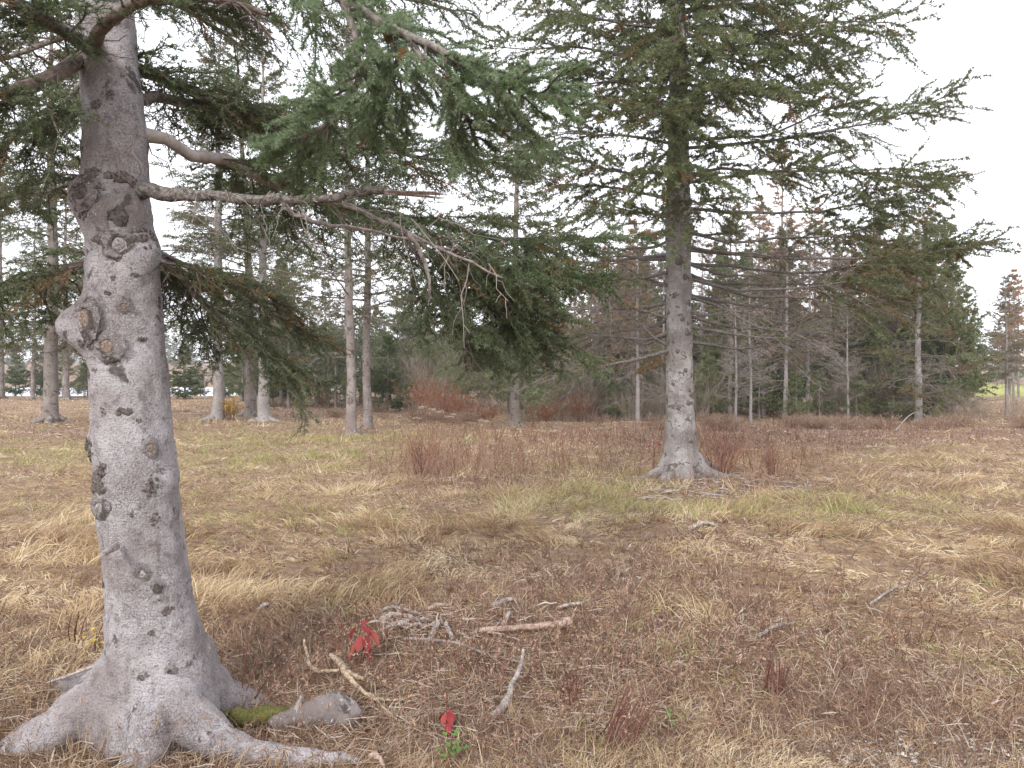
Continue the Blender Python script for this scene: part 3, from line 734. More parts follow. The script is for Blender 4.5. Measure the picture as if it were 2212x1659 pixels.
TOT = {}
DF = dict(n1=30, n2=11, w1=0.36, w2=0.15, t0=0.15, tone=0.40, droop=0.22, nd=50, nl=0.021, nw=0.0042, n3=2)   # an ordinary leafy bough of the front tree
SPR = dict(nd=210, nl=0.020, nw=0.0033, droop=0.06, ang=0.9, n3=0, roll=0.6)   # stout brush-like shoots seen close
def D(**k): return {**DF, **k}
FL = [
    # pts, radii, options
    ([(190, 100, 3.36), (130, 62, 3.2), (60, 20, 3.05), (-70, -50, 2.9)], [0.034, 0.028, 0.022], D(wood='limb_lichen', n1=16, w1=0.26, t0=0.35)),
    ([(175, 128, 3.42), (120, 160, 3.2), (50, 190, 3.05), (-80, 215, 2.9)], [0.036, 0.03, 0.02], D(wood='limb_red', n1=12, w1=0.24, t0=0.5)),
    ([(185, 175, 3.5), (140, 225, 3.45), (90, 270, 3.4), (-20, 320, 3.3)], [0.016, 0.012, 0.008], D(n1=18, w1=0.26, t0=0.3)),
    ([(200, 100, 3.32), (240, 40, 3.2), (310, 2, 3.1), (430, -10, 3.05), (580, 30, 3.0)], [0.036, 0.028, 0.018, 0.01], D(wood='limb_red', n1=18, w1=0.3, t0=0.45, dead=0.3)),
    ([(290, 145, 3.6), (400, 190, 3.75), (500, 235, 3.95), (600, 265, 4.1), (700, 320, 4.25)], [0.034, 0.026, 0.018, 0.008], D(n1=40, n2=12, w1=0.34, t0=0.05, tone=0.33, nw=0.005)),
    ([(310, 288, 3.5), (360, 306, 3.55), (430, 335, 3.65), (560, 380, 3.95), (720, 440, 4.4), (900, 478, 4.9), (1080, 512, 5.4), (1250, 520, 5.8), (1420, 500, 6.1)], [0.036, 0.030, 0.026, 0.022, 0.012, 0.006], D(wood='limb_smooth', n1=64, n2=12, w1=0.52, w2=0.20, t0=0.34, tone=0.45, nd=48, nl=0.027, nw=0.007, droop=0.22)),
    ([(335, 560, 3.5), (380, 590, 3.6), (440, 655, 3.75), (500, 705, 3.9), (570, 765, 4.05), (610, 800, 4.1)], [0.018, 0.014, 0.010, 0.006], D(n1=30, w1=0.34, t0=0.15, tone=0.34, droop=0.3)),
    ([(335, 548, 3.6), (410, 575, 3.8), (490, 610, 4.1), (580, 670, 4.35), (690, 735, 4.6)], [0.018, 0.014, 0.010, 0.005], D(n1=34, w1=0.38, t0=0.15, tone=0.37, droop=0.28)),
    # the near spray with pale needles
    ([(240, -330, 3.45), (500, -180, 3.25), (720, -20, 3.05), (900, 90, 2.9), (1060, 165, 2.85), (1215, 215, 2.8)], [0.034, 0.026, 0.016, 0.006], D(n1=44, n2=8, w1=0.32, w2=0.12, t0=0.42, tone=0.92, **SPR)),
    ([(740, -5, 3.03), (775, 110, 2.95), (760, 210, 2.9), (690, 280, 2.86), (600, 320, 2.83)], [0.014, 0.011, 0.008, 0.004], D(n1=24, n2=7, w1=0.24, w2=0.12, t0=0.2, tone=0.86, **SPR)),
    ([(880, 78, 2.92), (940, 170, 2.9), (1000, 240, 2.95), (1030, 310, 3.1)], [0.013, 0.010, 0.007, 0.004], D(n1=20, n2=7, w1=0.24, w2=0.12, t0=0.2, tone=0.84, **SPR)),
    ([(820, 40, 2.97), (860, 130, 3.05), (830, 220, 3.25), (800, 300, 3.5)], [0.011, 0.008, 0.004], D(n1=20, n2=7, w1=0.24, w2=0.12, t0=0.2, tone=0.78, **SPR)),
    ([(822, 92, 2.93), (838, 80, 2.92), (856, 70, 2.91)], [0.003, 0.002, 0.001], D(n1=6, n2=3, w1=0.03, w2=0.03, t0=0.1, tone=0.0, tvar=0.01, nd=60, nl=0.02, nw=0.003, n3=0, bare=0, wood='limb_red', name='withered_shoot')),
    # boughs behind it
    ([(250, -160, 3.6), (500, -80, 4.0), (720, -30, 4.3), (980, 20, 4.7)], [0.03, 0.022, 0.008], D(n1=40, w1=0.42, w2=0.2, tone=0.42, droop=0.55, nw=0.0055)),
    ([(315, 215, 3.62), (500, 235, 4.0), (740, 310, 4.45), (980, 350, 4.9), (1220, 325, 5.3)], [0.03, 0.024, 0.014, 0.006], D(n1=52, n2=12, w1=0.5, w2=0.2, t0=0.25, tone=0.42, nd=48, nl=0.025, nw=0.006)),
    ([(860, 475, 4.8), (905, 560, 4.85), (950, 640, 4.9), (1005, 700, 4.95), (1040, 760, 5.0)], [0.012, 0.009, 0.006, 0.004], D(n1=30, n2=10, w1=0.42, w2=0.17, t0=0.2, tone=0.46, droop=0.15, ang=1.15, nl=0.025, nw=0.0065, dead=0.15)),
    ([(1010, 505, 5.15), (1080, 590, 5.2), (1130, 680, 5.25), (1190, 770, 5.3)], [0.012, 0.009, 0.005], D(n1=34, n2=10, w1=0.48, w2=0.18, tone=0.48, droop=0.12, ang=1.15, nl=0.025, nw=0.0065, dead=0.1)),
    ([(890, 476, 4.88), (1000, 545, 5.0), (1130, 590, 5.1), (1290, 600, 5.2)], [0.014, 0.010, 0.005], D(n1=40, n2=10, w1=0.46, w2=0.18, t0=0.15, tone=0.46, droop=0.2, nl=0.026, nw=0.0075)),
    ([(780, 455, 4.6), (920, 535, 4.75), (1040, 610, 4.85), (1140, 700, 4.95)], [0.013, 0.009, 0.005], D(n1=36, n2=10, w1=0.42, w2=0.18, t0=0.3, tone=0.44, droop=0.2, nl=0.026, nw=0.0075)),
    ([(190, 375, 3.6), (130, 405, 3.8), (40, 425, 4.0), (-80, 450, 4.2)], [0.016, 0.012, 0.006], D(n1=26, w1=0.4, tone=0.34)),
    ([(198, 560, 3.6), (130, 590, 3.8), (40, 625, 4.0), (-80, 660, 4.2)], [0.016, 0.012, 0.006], D(n1=30, w1=0.44, tone=0.32, nw=0.005)),
    ([(180, 60, 3.7), (100, 90, 3.95), (0, 130, 4.2), (-100, 150, 4.4)], [0.02, 0.015, 0.007], D(n1=26, w1=0.4, tone=0.34)),
    ([(240, 0, 3.65), (300, -20, 4.1), (420, 30, 4.6), (540, 110, 5.0)], [0.024, 0.018, 0.007], D(n1=26, w1=0.42, tone=0.36, dead=0.25)),
]
cnt = 0
for pts, r, o in FL:
    c0, r0_ = fprof(pts[0][1]); ins = P(c0 * 0.75 + pts[0][0] * 0.25, pts[0][1] + 3, FD * 0.75 + pts[0][2] * 0.25) if pts[0][0] < 400 else None
    _, t_ = add_limb(front, PL(*pts), r, into=ins, **o); cnt += t_
# boughs above the picture, so that the tree has a crown
for k in range(9):
    v0 = -420 - k * 130; az = k * 2.4 + 0.5
    c, r = fprof(v0); b = P(c, v0, FD); L = 2.3 - k * 0.16
    dv = np.array([math.cos(az), math.sin(az), 0])
    pts = np.array([b, b + dv * L * 0.4 + Z3 * 0.05, b + dv * L * 0.75 - Z3 * 0.1, b + dv * L - Z3 * 0.1])
    _, t_ = add_limb(front, pts, [0.028, 0.018, 0.006], n1=22, n2=6, w1=0.6, w2=0.24, t0=0.2, nd=26, nl=0.035, nw=0.008, tone=0.45, bare=2); cnt += t_
TOT['front'] = cnt

# the dead broken limb with lichen and its pale splintered end
dl = stick('dead_limb', PL((275, 414, 3.48), (322, 413, 3.42), (390, 420, 3.34), (470, 424, 3.30), (560, 432, 3.28), (640, 430, 3.28), (720, 428, 3.28), (790, 412, 3.28), (830, 414, 3.28)), [0.040, 0.034, 0.024, 0.021, 0.022, 0.018, 0.020, 0.012], 'limb_lichen', front, sides=9, n=24, wob=0.35, jit=0.004)
sp_ = MB()
for k in range(7):
    q = crom(PL((800 + k * 6, 411 + k * 1.2, 3.28), (880, 418 + (k - 3) * 1.4, 3.28 + 0.004 * k), (930 + 8 * (k % 4) + RNG.uniform(0, 25), 422 + (k - 3) * 2.6, 3.27)), 7)
    tubes(sp_, q, np.linspace(0.0065, 0.0018, 7), 5, wob=0.3)
sp_.build('splintered_end', M['dead_wood'], dl)
for q in ([(700, 430, 3.28), (770, 452, 3.3), (830, 480, 3.32), (900, 512, 3.35), (1000, 560, 3.4), (1085, 600, 3.45)], [(880, 505, 3.34), (915, 560, 3.4), (930, 620, 3.45), (925, 660, 3.5)], [(610, 445, 3.3), (680, 480, 3.35), (800, 500, 3.5), (980, 540, 3.7)]):
    stick('dead_twig', PL(*q), [0.011, 0.008, 0.004], 'grey_stick', dl, sides=6, n=14, jit=0.005)
mb = MB()
A = crom(PL((340, 425, 3.34), (560, 436, 3.28), (820, 440, 3.30), (1060, 590, 3.45)), 20)[None]
C1, L1, i1, _ = children(A, 46, 0.03, 0.98, lambda t, i: 0.20 + 0 * t, 1.2, 0.4, 1.4, K=5, wig=0.07)
ribbons(mb, C1, np.broadcast_to(np.linspace(0.0028, 0.001, 5)[None], (len(C1), 5)), np.full(len(C1), 0.85))
C2, L2, _, _ = children(C1, 5, 0.1, 1.0, lambda t, i: L1[i] * 0.45, 0.9, 0.3, 1.4, K=4, wig=0.08)
ribbons(mb, C2, np.broadcast_to(np.linspace(0.0016, 0.0008, 4)[None], (len(C2), 4)), np.full(len(C2), 0.8))
mb.build('lichen_twigs', M['twig'], dl, kind='stuff')

# ------------------------------------------------------------------ the second spruce
SD = 12.4
second = thing('spruce_tree', (0, 0, 0), 'tall grey spruce with flared root base and long boughs right of the centre', 'tree')
def second_trunk():
    vs_ = np.array([-1300, -600, 0, 150, 300, 500, 700, 900, 1000, 1010, 1030])
    l = np.array([1462, 1455, 1449, 1447, 1443, 1437, 1440, 1439, 1433, 1432, 1430]); r = np.array([1468, 1475, 1481, 1484, 1487, 1491, 1494, 1499, 1507, 1508, 1510])
    vv = np.linspace(1045, -1300, 130); S_ = 28
    an = np.arange(S_) / S_ * 2 * np.pi
    Vg, Ag = np.meshgrid(vv, an, indexing='ij')
    L_, R_ = np.interp(Vg, vs_, l), np.interp(Vg, vs_, r)
    c, rr = (L_ + R_) / 2, (R_ - L_) / 2
    low = sst(960, 1040, Vg)
    rr = rr + low * 14 * (0.5 + 0.5 * np.cos(Ag * 5 + 0.8)) + 1.2 * (fbm(Ag * 3, Vg * 0.03, 4, 3) - 0.5) * 2
    for (bv, ba, am, sv, sa) in ((560, -30, 5, 14, 25), (612, 60, 4, 12, 25), (500, 80, 3, 12, 30), (440, -80, 3, 12, 30), (700, -90, 3, 12, 30), (935, -20, 2, 8, 20)):
        da = (np.degrees(Ag) - ba + 180) % 360 - 180
        rr = rr + am * np.exp(-((Vg - bv) / sv) ** 2 - (da / sa) ** 2)
    k = SD / FP
    V = np.stack([(c - CU) * k + np.sin(Ag) * rr * k, SD - np.cos(Ag) * rr * k, EYE + (HV - Vg) * k], -1)
    mb = MB(); n = len(vv)
    i, j = np.meshgrid(np.arange(n - 1), np.arange(S_), indexing='ij'); j2 = (j + 1) % S_
    mb.add(V, q=np.stack([i * S_ + j, i * S_ + j2, (i + 1) * S_ + j2, (i + 1) * S_ + j], -1).reshape(-1, 4))
    for row, flip in ((0, 1), (n - 1, 0)):
        ring = V[row]; jj = np.arange(S_); t_ = np.stack([jj, np.full(S_, S_), (jj + 1) % S_], 1)
        mb.add(np.vstack([ring, ring.mean(0)]), t=t_ if flip else t_[:, ::-1])
    return mb
m2 = second_trunk()
for pts, r in (([(1450, 985, 12.4), (1430, 1015, 12.3), (1400, 1030, 12.2), (1350, 1036, 12.1)], [0.13, 0.10, 0.06, 0.03]),
               ([(1495, 985, 12.4), (1515, 1012, 12.35), (1540, 1026, 12.3), (1590, 1033, 12.3), (1680, 1032, 12.4)], [0.13, 0.11, 0.08, 0.05, 0.03]),
               ([(1475, 985, 12.3), (1485, 1025, 12.1), (1490, 1046, 11.9)], [0.13, 0.11, 0.05]),
               ([(1490, 980, 12.5), (1540, 1010, 12.9), (1600, 1015, 13.4)], [0.12, 0.08, 0.04]),
               ([(1460, 990, 12.3), (1440, 1030, 12.05), (1420, 1042, 11.9)], [0.11, 0.09, 0.04])):
    root_tube(m2, PL(*pts), r)
tr2 = m2.build('trunk', M['bark_second'], second)
pass
rm = tr2.modifiers.new('fuse', 'REMESH'); rm.mode = 'VOXEL'; rm.voxel_size = 0.026; rm.use_smooth_shade = True
sm = tr2.modifiers.new('soft', 'SMOOTH'); sm.factor = 0.5; sm.iterations = 3
rough_up(tr2, ((0.20, 0.05), (0.07, 0.02)))
mb = MB()
def blob(mb, p, nr, r, st=1.0, m=0):
    e1 = nrm(np.cross(Z3, nr)); e2 = np.cross(nr, e1); n = 10; an = np.arange(n) / n * 2 * np.pi
    ir = RNG.uniform(0.75, 1.2, n)
    V = np.stack([p + (np.cos(an) * ir * r * a)[:, None] * e1 + (np.sin(an) * ir * r * a * st)[:, None] * e2 + nr * h * r for a, h in ((1, -0.15), (0.7, 0.12), (0.0, 0.2))])
    i, j = np.meshgrid(np.arange(2), np.arange(n), indexing='ij'); j2 = (j + 1) % n
    mb.add(V, q=np.stack([i * n + j, i * n + j2, (i + 1) * n + j2, (i + 1) * n + j], -1).reshape(-1, 4), m=m)
for (u, v, r) in ((1455, 935, 8), (1480, 905, 7), (1455, 960, 6), (1490, 965, 6), (1460, 880, 5), (1482, 870, 6), (1450, 830, 5), (1475, 800, 5), (1485, 842, 4), (1458, 760, 5), (1480, 720, 6), (1460, 565, 10), (1475, 600, 6), (1452, 640, 6), (1484, 655, 5), (1468, 690, 5), (1476, 920, 4)):
    mb = MB(); k = SD / FP; c_ = 1468; rr_ = 30
    sa = np.clip((u - c_) / rr_, -0.9, 0.9); nr = np.array([sa, -math.sqrt(1 - sa * sa), 0])
    blob(mb, P(c_, v, SD) + nr * (rr_ - 0.3) * k, nr, r * k, 1.2)
    mb.build('bark_scar', M['scar'], tr2)
SL = [  # start row, end (u,v), depth offset of the tip, sag(px), foliage start, tone, dead share
    (60, 1960, 55, -0.6, -10, 0.12, 0.55, 0), (0, 1900, -60, 0.4, 0, 0.1, 0.55, 0), (110, 1790, 90, -1.2, 0, 0.1, 0.55, 0), (-60, 1830, -70, -0.8, 0, 0.1, 0.6, 0), (-150, 1760, -170, 0.5, 0, 0.1, 0.6, 0),
    (235, 1860, 110, 0.6, 10, 0.2, 0.5, 0.05), (320, 2070, 195, 0.4, 25, 0.33, 0.5, 0.05), (300, 1850, 215, -1.0, 20, 0.2, 0.55, 0), (395, 2040, 390, -0.5, -20, 0.45, 0.5, 0.05), (450, 2010, 410, 0.8, 25, 0.5, 0.5, 0.1),
    (380, 1760, 360, -1.6, -5, 0.25, 0.58, 0), (500, 1900, 480, 0.2, 25, 0.5, 0.5, 0.2), (540, 2140, 525, -0.4, 20, 0.55, 0.48, 0.25), (570, 1990, 560, 0.9, 15, 0.55, 0.45, 0.4), (600, 1880, 600, -0.8, 25, 0.6, 0.45, 0.5),
    (640, 1780, 730, -0.5, 15, 0.6, 0.4, 0.85), (590, 1960, 640, 0.3, 30, 0.6, 0.42, 0.6), (680, 1740, 690, 0.8, 20, 0.6, 0.4, 0.9),
    (120, 1040, 95, -0.5, -5, 0.12, 0.6, 0), (60, 1180, 20, -1.2, 0, 0.1, 0.6, 0), (0, 1060, -40, 0.4, 0, 0.1, 0.58, 0), (-70, 1150, -90, -0.4, 0, 0.1, 0.6, 0), (190, 1200, 190, 0.5, -10, 0.15, 0.52, 0.03), (250, 1280, 230, -1.0, 0, 0.15, 0.56, 0),
    (310, 1150, 305, 0.3, -15, 0.3, 0.48, 0.05), (380, 1240, 330, -0.5, 10, 0.3, 0.46, 0.08), (430, 1190, 400, 0.6, -10, 0.35, 0.48, 0.12), (470, 1280, 440, -0.9, 0, 0.3, 0.46, 0.1),
    (560, 1230, 590, 0.2, -15, 0.6, 0.42, 0.7), (620, 1310, 560, -0.4, 0, 0.6, 0.4, 0.9), (690, 1270, 620, -0.6, 10, 0.6, 0.4, 0.95), (715, 1240, 715, 0.3, 12, 0.6, 0.4, 0.95), (750, 1330, 640, -0.3, 10, 0.6, 0.4, 0.98), (640, 1350, 690, 0.6, 6, 0.6, 0.4, 0.95),
    (30, 1480, 90, -2.6, 0, 0.15, 0.6, 0), (330, 1500, 375, -2.2, 5, 0.3, 0.62, 0), (200, 1420, 240, -2.4, 5, 0.25, 0.58, 0), (440, 1540, 430, -2.0, 0, 0.3, 0.5, 0.3), (260, 1520, 260, 2.2, 5, 0.3, 0.45, 0.1),
    (100, 1400, 120, 2.4, 5, 0.3, 0.45, 0.1), (480, 1440, 470, 2.3, 5, 0.4, 0.45, 0.3), (160, 1560, 200, -2.3, 5, 0.2, 0.6, 0), (-120, 1430, -80, -2.3, 0, 0.15, 0.6, 0), (-180, 1300, -170, 1.2, 0, 0.15, 0.6, 0)]
for k in range(6):      # short boughs towards the camera that hide the upper trunk
    SL.append((-30 + k * 70, 1468 + (-1) ** k * (20 + (k * 37) % 70), 10 + k * 72, -1.2 - (k % 3) * 0.4, 0, 0.1, 0.62, 0))
for k in range(16):      # grey dead boughs of the lower trunk
    SL.append((500 + k * 17, 1468 + (-1) ** k * (130 + (k * 71) % 230), 520 + k * 17 + (k * 29) % 40 - 20, (-1.3, 0.8, -0.4, 1.4, 0.1)[k % 5], 8, 0.5, 0.45, 0.93))
for k in range(9):      # the fuller upper crown
    SL.append((-40 + k * 30, 1468 + (-1) ** k * (130 + (k * 53) % 260), -60 + k * 32, (-1.9, 1.5, -1.3, 1.9)[k % 4], 0, 0.12, 0.6, 0))
cnt = 0
for (v0, u1, v1, dd, sag, t0, tone, dead) in SL:
    sgn = 1 if u1 > 1468 else -1
    a0 = np.array([1468 + sgn * 16, v0, SD]); a1 = np.array([u1, v1, SD + dd])
    if abs(u1 - 1468) < 60: a0[0] = 1468; a0[2] = SD + 0.15 * np.sign(dd)
    q = [a0]
    for f in (0.25, 0.5, 0.78):
        m_ = a0 * (1 - f) + a1 * f; m_[1] += sag * math.sin(f * math.pi) * 1.2 + RNG.normal(0, 5); q.append(m_)
    q.append(a1)
    Lw = np.linalg.norm(P(*a1) - P(*a0))
    deadl = dead > 0.8
    o, t_ = add_limb(second, PL(*q), [0.030, 0.022, 0.014, 0.006], wood='limb' if dead < 0.3 else 'limb_lichen', n1=int(9 + 9.0 * Lw), n2=8, w1=min(0.95, 0.36 * Lw + 0.15), w2=0.20, t0=t0, droop=0.22, roll=0.55,
                     nd=38 if not deadl else 18, nl=0.048, nw=0.0165, tone=tone, tvar=0.2, dead=dead, needle='needle', bare=8 if dead < 0.3 else 12, n3=0, K=12, name='dead_limb' if deadl else 'limb', twigval=0.35 if dead < 0.3 else 0.6)
    cnt += t_
add_limb(second, PL((1440, 762, 12.3), (1412, 780, 12.1), (1376, 806, 12.0)), [0.008, 0.006, 0.003], n1=14, n2=4, w1=0.16, w2=0.1, t0=0.2, tone=0.0, tvar=0.01, nd=30, nl=0.04, nw=0.009, bare=0, wood='limb_red', name='withered_shoot')
TOT['second'] = cnt

# ------------------------------------------------------------------ trees of the middle distance and the woods
def make_tree(name, H, z0, r0, nb, lmax, seed, bark='bark_mid', needle='needle', n1=12, n2=5, lean=(0, 0), e0=0.15, sag=0.35, up=0.25, dens=10, nl=0.085, nw=0.028, deadz=0.0, dead_n=0, tone=0.5, taper=0.8, w1=0.33, twig=0.4, droop=0.3, deadlen=1.0, tv=0.16, flare=1.5, sides=12, tmin=0.25, topshape=1.0):
    rng = np.random.default_rng(seed)
    root = thing(name, (0, 0, -500), '', '')
    mb = MB(); K = 26
    s = np.linspace(0, 1, K); zz = s ** 1.15 * H
    wob = np.stack([np.cumsum(rng.normal(0, 0.012, K)), np.cumsum(rng.normal(0, 0.012, K))], -1) * H / 10
    wob -= wob[0]
    axis = np.stack([wob[:, 0] + lean[0] * zz / H, wob[:, 1] + lean[1] * zz / H, zz - 0.08], -1)
    rad = r0 * (1 - s ** 1.15) ** taper + 0.006 + r0 * (flare - 1) * np.exp(-zz / (0.12 + r0))
    tubes(mb, axis, rad, sides, wob=0.07)
    for k in range(4 if r0 > 0.1 else 0):
        a = rng.uniform(0, 6.28)
        d = np.array([math.cos(a), math.sin(a), 0])
        Q = np.array([Z3 * r0 * 1.6, d * r0 * 1.2 + Z3 * r0 * 0.5, d * r0 * 2.3 + Z3 * 0.02, d * r0 * 3.6 - Z3 * 0.05])
        tubes(mb, crom(Q, 8), np.linspace(r0 * 0.6, r0 * 0.15, 8), 7, wob=0.1)
    mb.build('trunk', M[bark], root)
    ax = lambda z: np.stack([np.interp(z, axis[:, 2], axis[:, 0]), np.interp(z, axis[:, 2], axis[:, 1]), z], -1)
    def boughs(z, L, az, e0, sag, up):
        B = len(z); q = np.linspace(0, 1, 9)[None, :]
        dx = L[:, None] * q
        dz = L[:, None] * (e0[:, None] * q - sag * q ** 2 + up * q ** 3)
        az2 = az[:, None] + 0.25 * (rng.random((B, 1)) - 0.5) * q
        Q = ax(z)[:, None] + np.stack([np.cos(az2) * dx, np.sin(az2) * dx, dz], -1)
        return Q + rng.normal(0, 0.012, Q.shape) * L[:, None, None] * q[..., None]
    f = MB()
    z = z0 + (H * 0.99 - z0) * np.sort(rng.random(nb)) ** 0.95
    h = (z - z0) / (H - z0)
    L = lmax * ((1 - h) ** topshape * 0.93 + 0.07) * np.minimum(1, 0.55 + h * 5) * rng.uniform(0.6, 1.15, nb)
    az = np.arange(nb) * 2.39996 + rng.normal(0, 0.4, nb)
    Q = boughs(z, L, az, e0 + 0.5 * h + rng.normal(0, 0.1, nb), sag * (1 - 0.6 * h)[:, None], up)
    rb = np.clip(L * 0.011, 0.006, 0.04)[:, None] * np.linspace(1, 0.25, 9)[None]
    tubes(f, Q, rb, 4, np.full(nb, twig), m=0)
    C1, L1, i1, t1 = children(Q, n1, tmin * 0.7, 1.0, lambda t, i: w1 * L[i] * (1.15 - 0.75 * t) + 0.08, 0.95, droop, 0.35, K=4, rng=rng)
    ribbons(f, C1, np.broadcast_to(np.linspace(0.010, 0.004, 4)[None], (len(C1), 4)), np.full(len(C1), twig), m=0)
    C2, L2, i2, t2 = children(C1, n2, 0.15, 1.0, lambda t, i: L1[i] * 0.5 * (1.1 - 0.5 * t), 0.85, droop, 0.5, K=3, rng=rng)
    ribbons(f, C2, np.broadcast_to(np.linspace(0.006, 0.003, 3)[None], (len(C2), 3)), np.full(len(C2), twig), m=0)
    bt = np.clip(rng.normal(tone, tv, nb), 0, 1)
    if dens:
        v1 = np.clip(bt[i1] + rng.normal(0, 0.1, len(C1)), 0, 1)
        needles(f, C1, dens * L1 / 0.3 * (t1 > tmin), nl, nw, v1, 1, t0=0.25, rng=rng)
        needles(f, C2, dens * L2 / 0.3 * (t1[i2] > tmin), nl, nw, v1[i2], 1, rng=rng)
        needles(f, Q, np.full(nb, dens * 1.2), nl, nw, bt, 1, t0=0.6, rng=rng)
    if dead_n:
        z = rng.uniform(deadz, z0 + 0.35 * (H - z0), dead_n); L = rng.uniform(0.3, 1.0, dead_n) * lmax * 0.75 * deadlen
        Q = boughs(z, L, rng.uniform(0, 6.28, dead_n), rng.normal(0.05, 0.2, dead_n), 0.3, 0.1)
        tubes(f, Q, np.clip(L * 0.008, 0.005, 0.02)[:, None] * np.linspace(1, 0.3, 9)[None], 3, np.full(dead_n, 0.75), m=0)
        C1, L1, i1, _ = children(Q, 9, 0.2, 1.0, lambda t, i: 0.28 * L[i] * (1.2 - 0.7 * t), 0.9, 0.25, 0.8, K=4, wig=0.06, rng=rng)
        ribbons(f, C1, np.broadcast_to(np.linspace(0.006, 0.003, 4)[None], (len(C1), 4)), np.full(len(C1), 0.7), m=0)
        C2, L2, _, _ = children(C1, 3, 0.2, 1.0, lambda t, i: L1[i] * 0.45, 0.9, 0.2, 0.9, K=3, wig=0.06, rng=rng)
        ribbons(f, C2, np.broadcast_to(np.linspace(0.004, 0.002, 3)[None], (len(C2), 3)), np.full(len(C2), 0.7), m=0)
    f.build('crown', [M['twig'], M[needle]], root, smooth=False)
    TOT[name + str(seed)] = f.tris() + mb.tris()
    return root

LM = [(1113, 'the low-branched spruce'), (1378, 'the thin grey trunk'), (1468, 'the second spruce'), (1590, 'the very thin grey trunk'), (1694, 'the pale straight trunk'), (1745, 'the pale leaning trunk'), (1832, 'the thin crooked tree'), (1890, 'the dark young spruce'), (1983, 'the wood-edge spruce'), (2045, 'the pointed spruce top'), (760, 'the pair of slim trunks'), (838, 'the dense young spruce'), (572, 'the slender grey spruce'), (960, 'the red shrub'), (340, 'the foreground trunk'), (110, 'the mottled thick trunk')]
def near(base, p):
    u = CU + p[0] / p[1] * FP
    lu, nm = min(LM, key=lambda q: abs(q[0] - u))
    return '%s, %s %s' % (base, 'behind' if abs(u - lu) < 12 else ('left of' if u < lu else 'right of'), nm)
def put(proto, p, label, category='tree', group=None, rz=0.0, sc=1.0, used=set()):
    if proto.name in used:
        o = copy_thing(proto, p, rz, sc, label, group)
    else:
        used.add(proto.name); o = proto
        o.location = tuple(float(c) for c in p); o.rotation_euler = (0, 0, rz); o.scale = tuple(sc) if np.ndim(sc) else (sc, sc, sc)
        tag(o, label, None, group)
    o['category'] = category
    return o

mid1 = make_tree('spruce_tree', 15, 2.6, 0.23, 84, 3.7, 101, n1=14, n2=6, deadz=2.0, dead_n=16, sag=0.5, e0=0.05, up=0.35, tone=0.40, dens=12, droop=0.35, nw=0.034)
mid2 = make_tree('spruce_tree', 14, 2.4, 0.19, 80, 3.2, 102, bark='bark_grey', n1=13, n2=6, deadz=1.8, dead_n=18, sag=0.4, tone=0.5, dens=10)
mid3 = make_tree('spruce_tree', 13, 3.0, 0.13, 66, 2.7, 103, bark='bark_mid', n1=11, n2=5, deadz=1.6, dead_n=26, sag=0.25, e0=0.15, tone=0.52, dens=9)
mid4 = make_tree('spruce_tree', 11, 0.95, 0.14, 120, 3.0, 104, bark='bark_mid', n1=12, n2=6, deadz=0.9, dead_n=18, sag=0.45, e0=0.05, tone=0.66, dens=10, droop=0.35, nw=0.036)
darkt = make_tree('spruce_tree', 15, 2.8, 0.19, 70, 3.3, 105, bark='bark_dark', n1=12, n2=6, deadz=1.8, dead_n=16, sag=0.4, tone=0.42, dens=10, lean=(-0.5, 0))
GM = 'spruces standing in the left half of the meadow'
put(mid1, ground(110, 912), 'mottled thick-trunked spruce just left of the big foreground trunk', group=GM, rz=0.3)
put(mid2, ground(468, 908), 'smooth grey spruce trunk beside yellow plants right of the foreground trunk', group=GM, rz=1.0)
put(darkt, ground(541, 900), 'dark leaning spruce trunk between two grey trunks', group=GM, rz=0.2)
put(mid2, ground(572, 911), 'slender grey spruce right of the dark leaning trunk', group=GM, rz=3.4, sc=0.95)
put(mid3, ground(760, 938), 'slim scaly spruce, left one of the pair on the open slope', group=GM, rz=0.0)
put(mid3, ground(794, 927), 'slim spruce, right one of the pair on the open slope', group=GM, rz=2.2, sc=0.95)
put(mid4, ground(1113, 922), 'low-branched spruce with short bare trunk in the meadow centre', group=GM, rz=0.5)
put(darkt, ground(2, 861), 'dark spruce trunk cut by the left picture edge', group=GM, rz=2.0, sc=1.1)
put(mid1, ground(143, 863), 'pale grey spruce trunk standing before the pond', group=GM, rz=2.6, sc=0.95)
put(mid3, ground(70, 863), 'thin pale spruce before the pond near the left edge', group=GM, rz=4.0, sc=1.0)

young = make_tree('young_spruce', 3.6, 0.1, 0.05, 60, 1.25, 201, bark='bark_dark', needle='needle_young', n1=9, n2=5, sag=0.15, e0=0.1, up=0.25, dens=16, nl=0.08, nw=0.034, tone=0.42, tmin=0.1, twig=0.2, flare=1.0)
young2 = make_tree('young_spruce', 3.0, 0.1, 0.04, 44, 1.2, 202, bark='bark_mid', needle='needle_young', n1=8, n2=4, sag=0.1, e0=0.1, up=0.2, dens=11, nl=0.075, nw=0.028, tone=0.7, tmin=0.15, flare=1.0)
far1 = make_tree('far_spruce', 9, 0.6, 0.11, 64, 2.1, 203, bark='bark_dark', n1=8, n2=4, sag=0.25, dens=12, nl=0.13, nw=0.06, tone=0.5, tmin=0.15, sides=7, flare=1.1)
far2 = make_tree('far_spruce', 8, 1.0, 0.10, 50, 2.0, 204, bark='bark_mid', n1=8, n2=4, sag=0.2, dens=10, nl=0.13, nw=0.055, tone=0.68, tmin=0.2, sides=7, dead_n=8, deadz=0.5, flare=1.1)
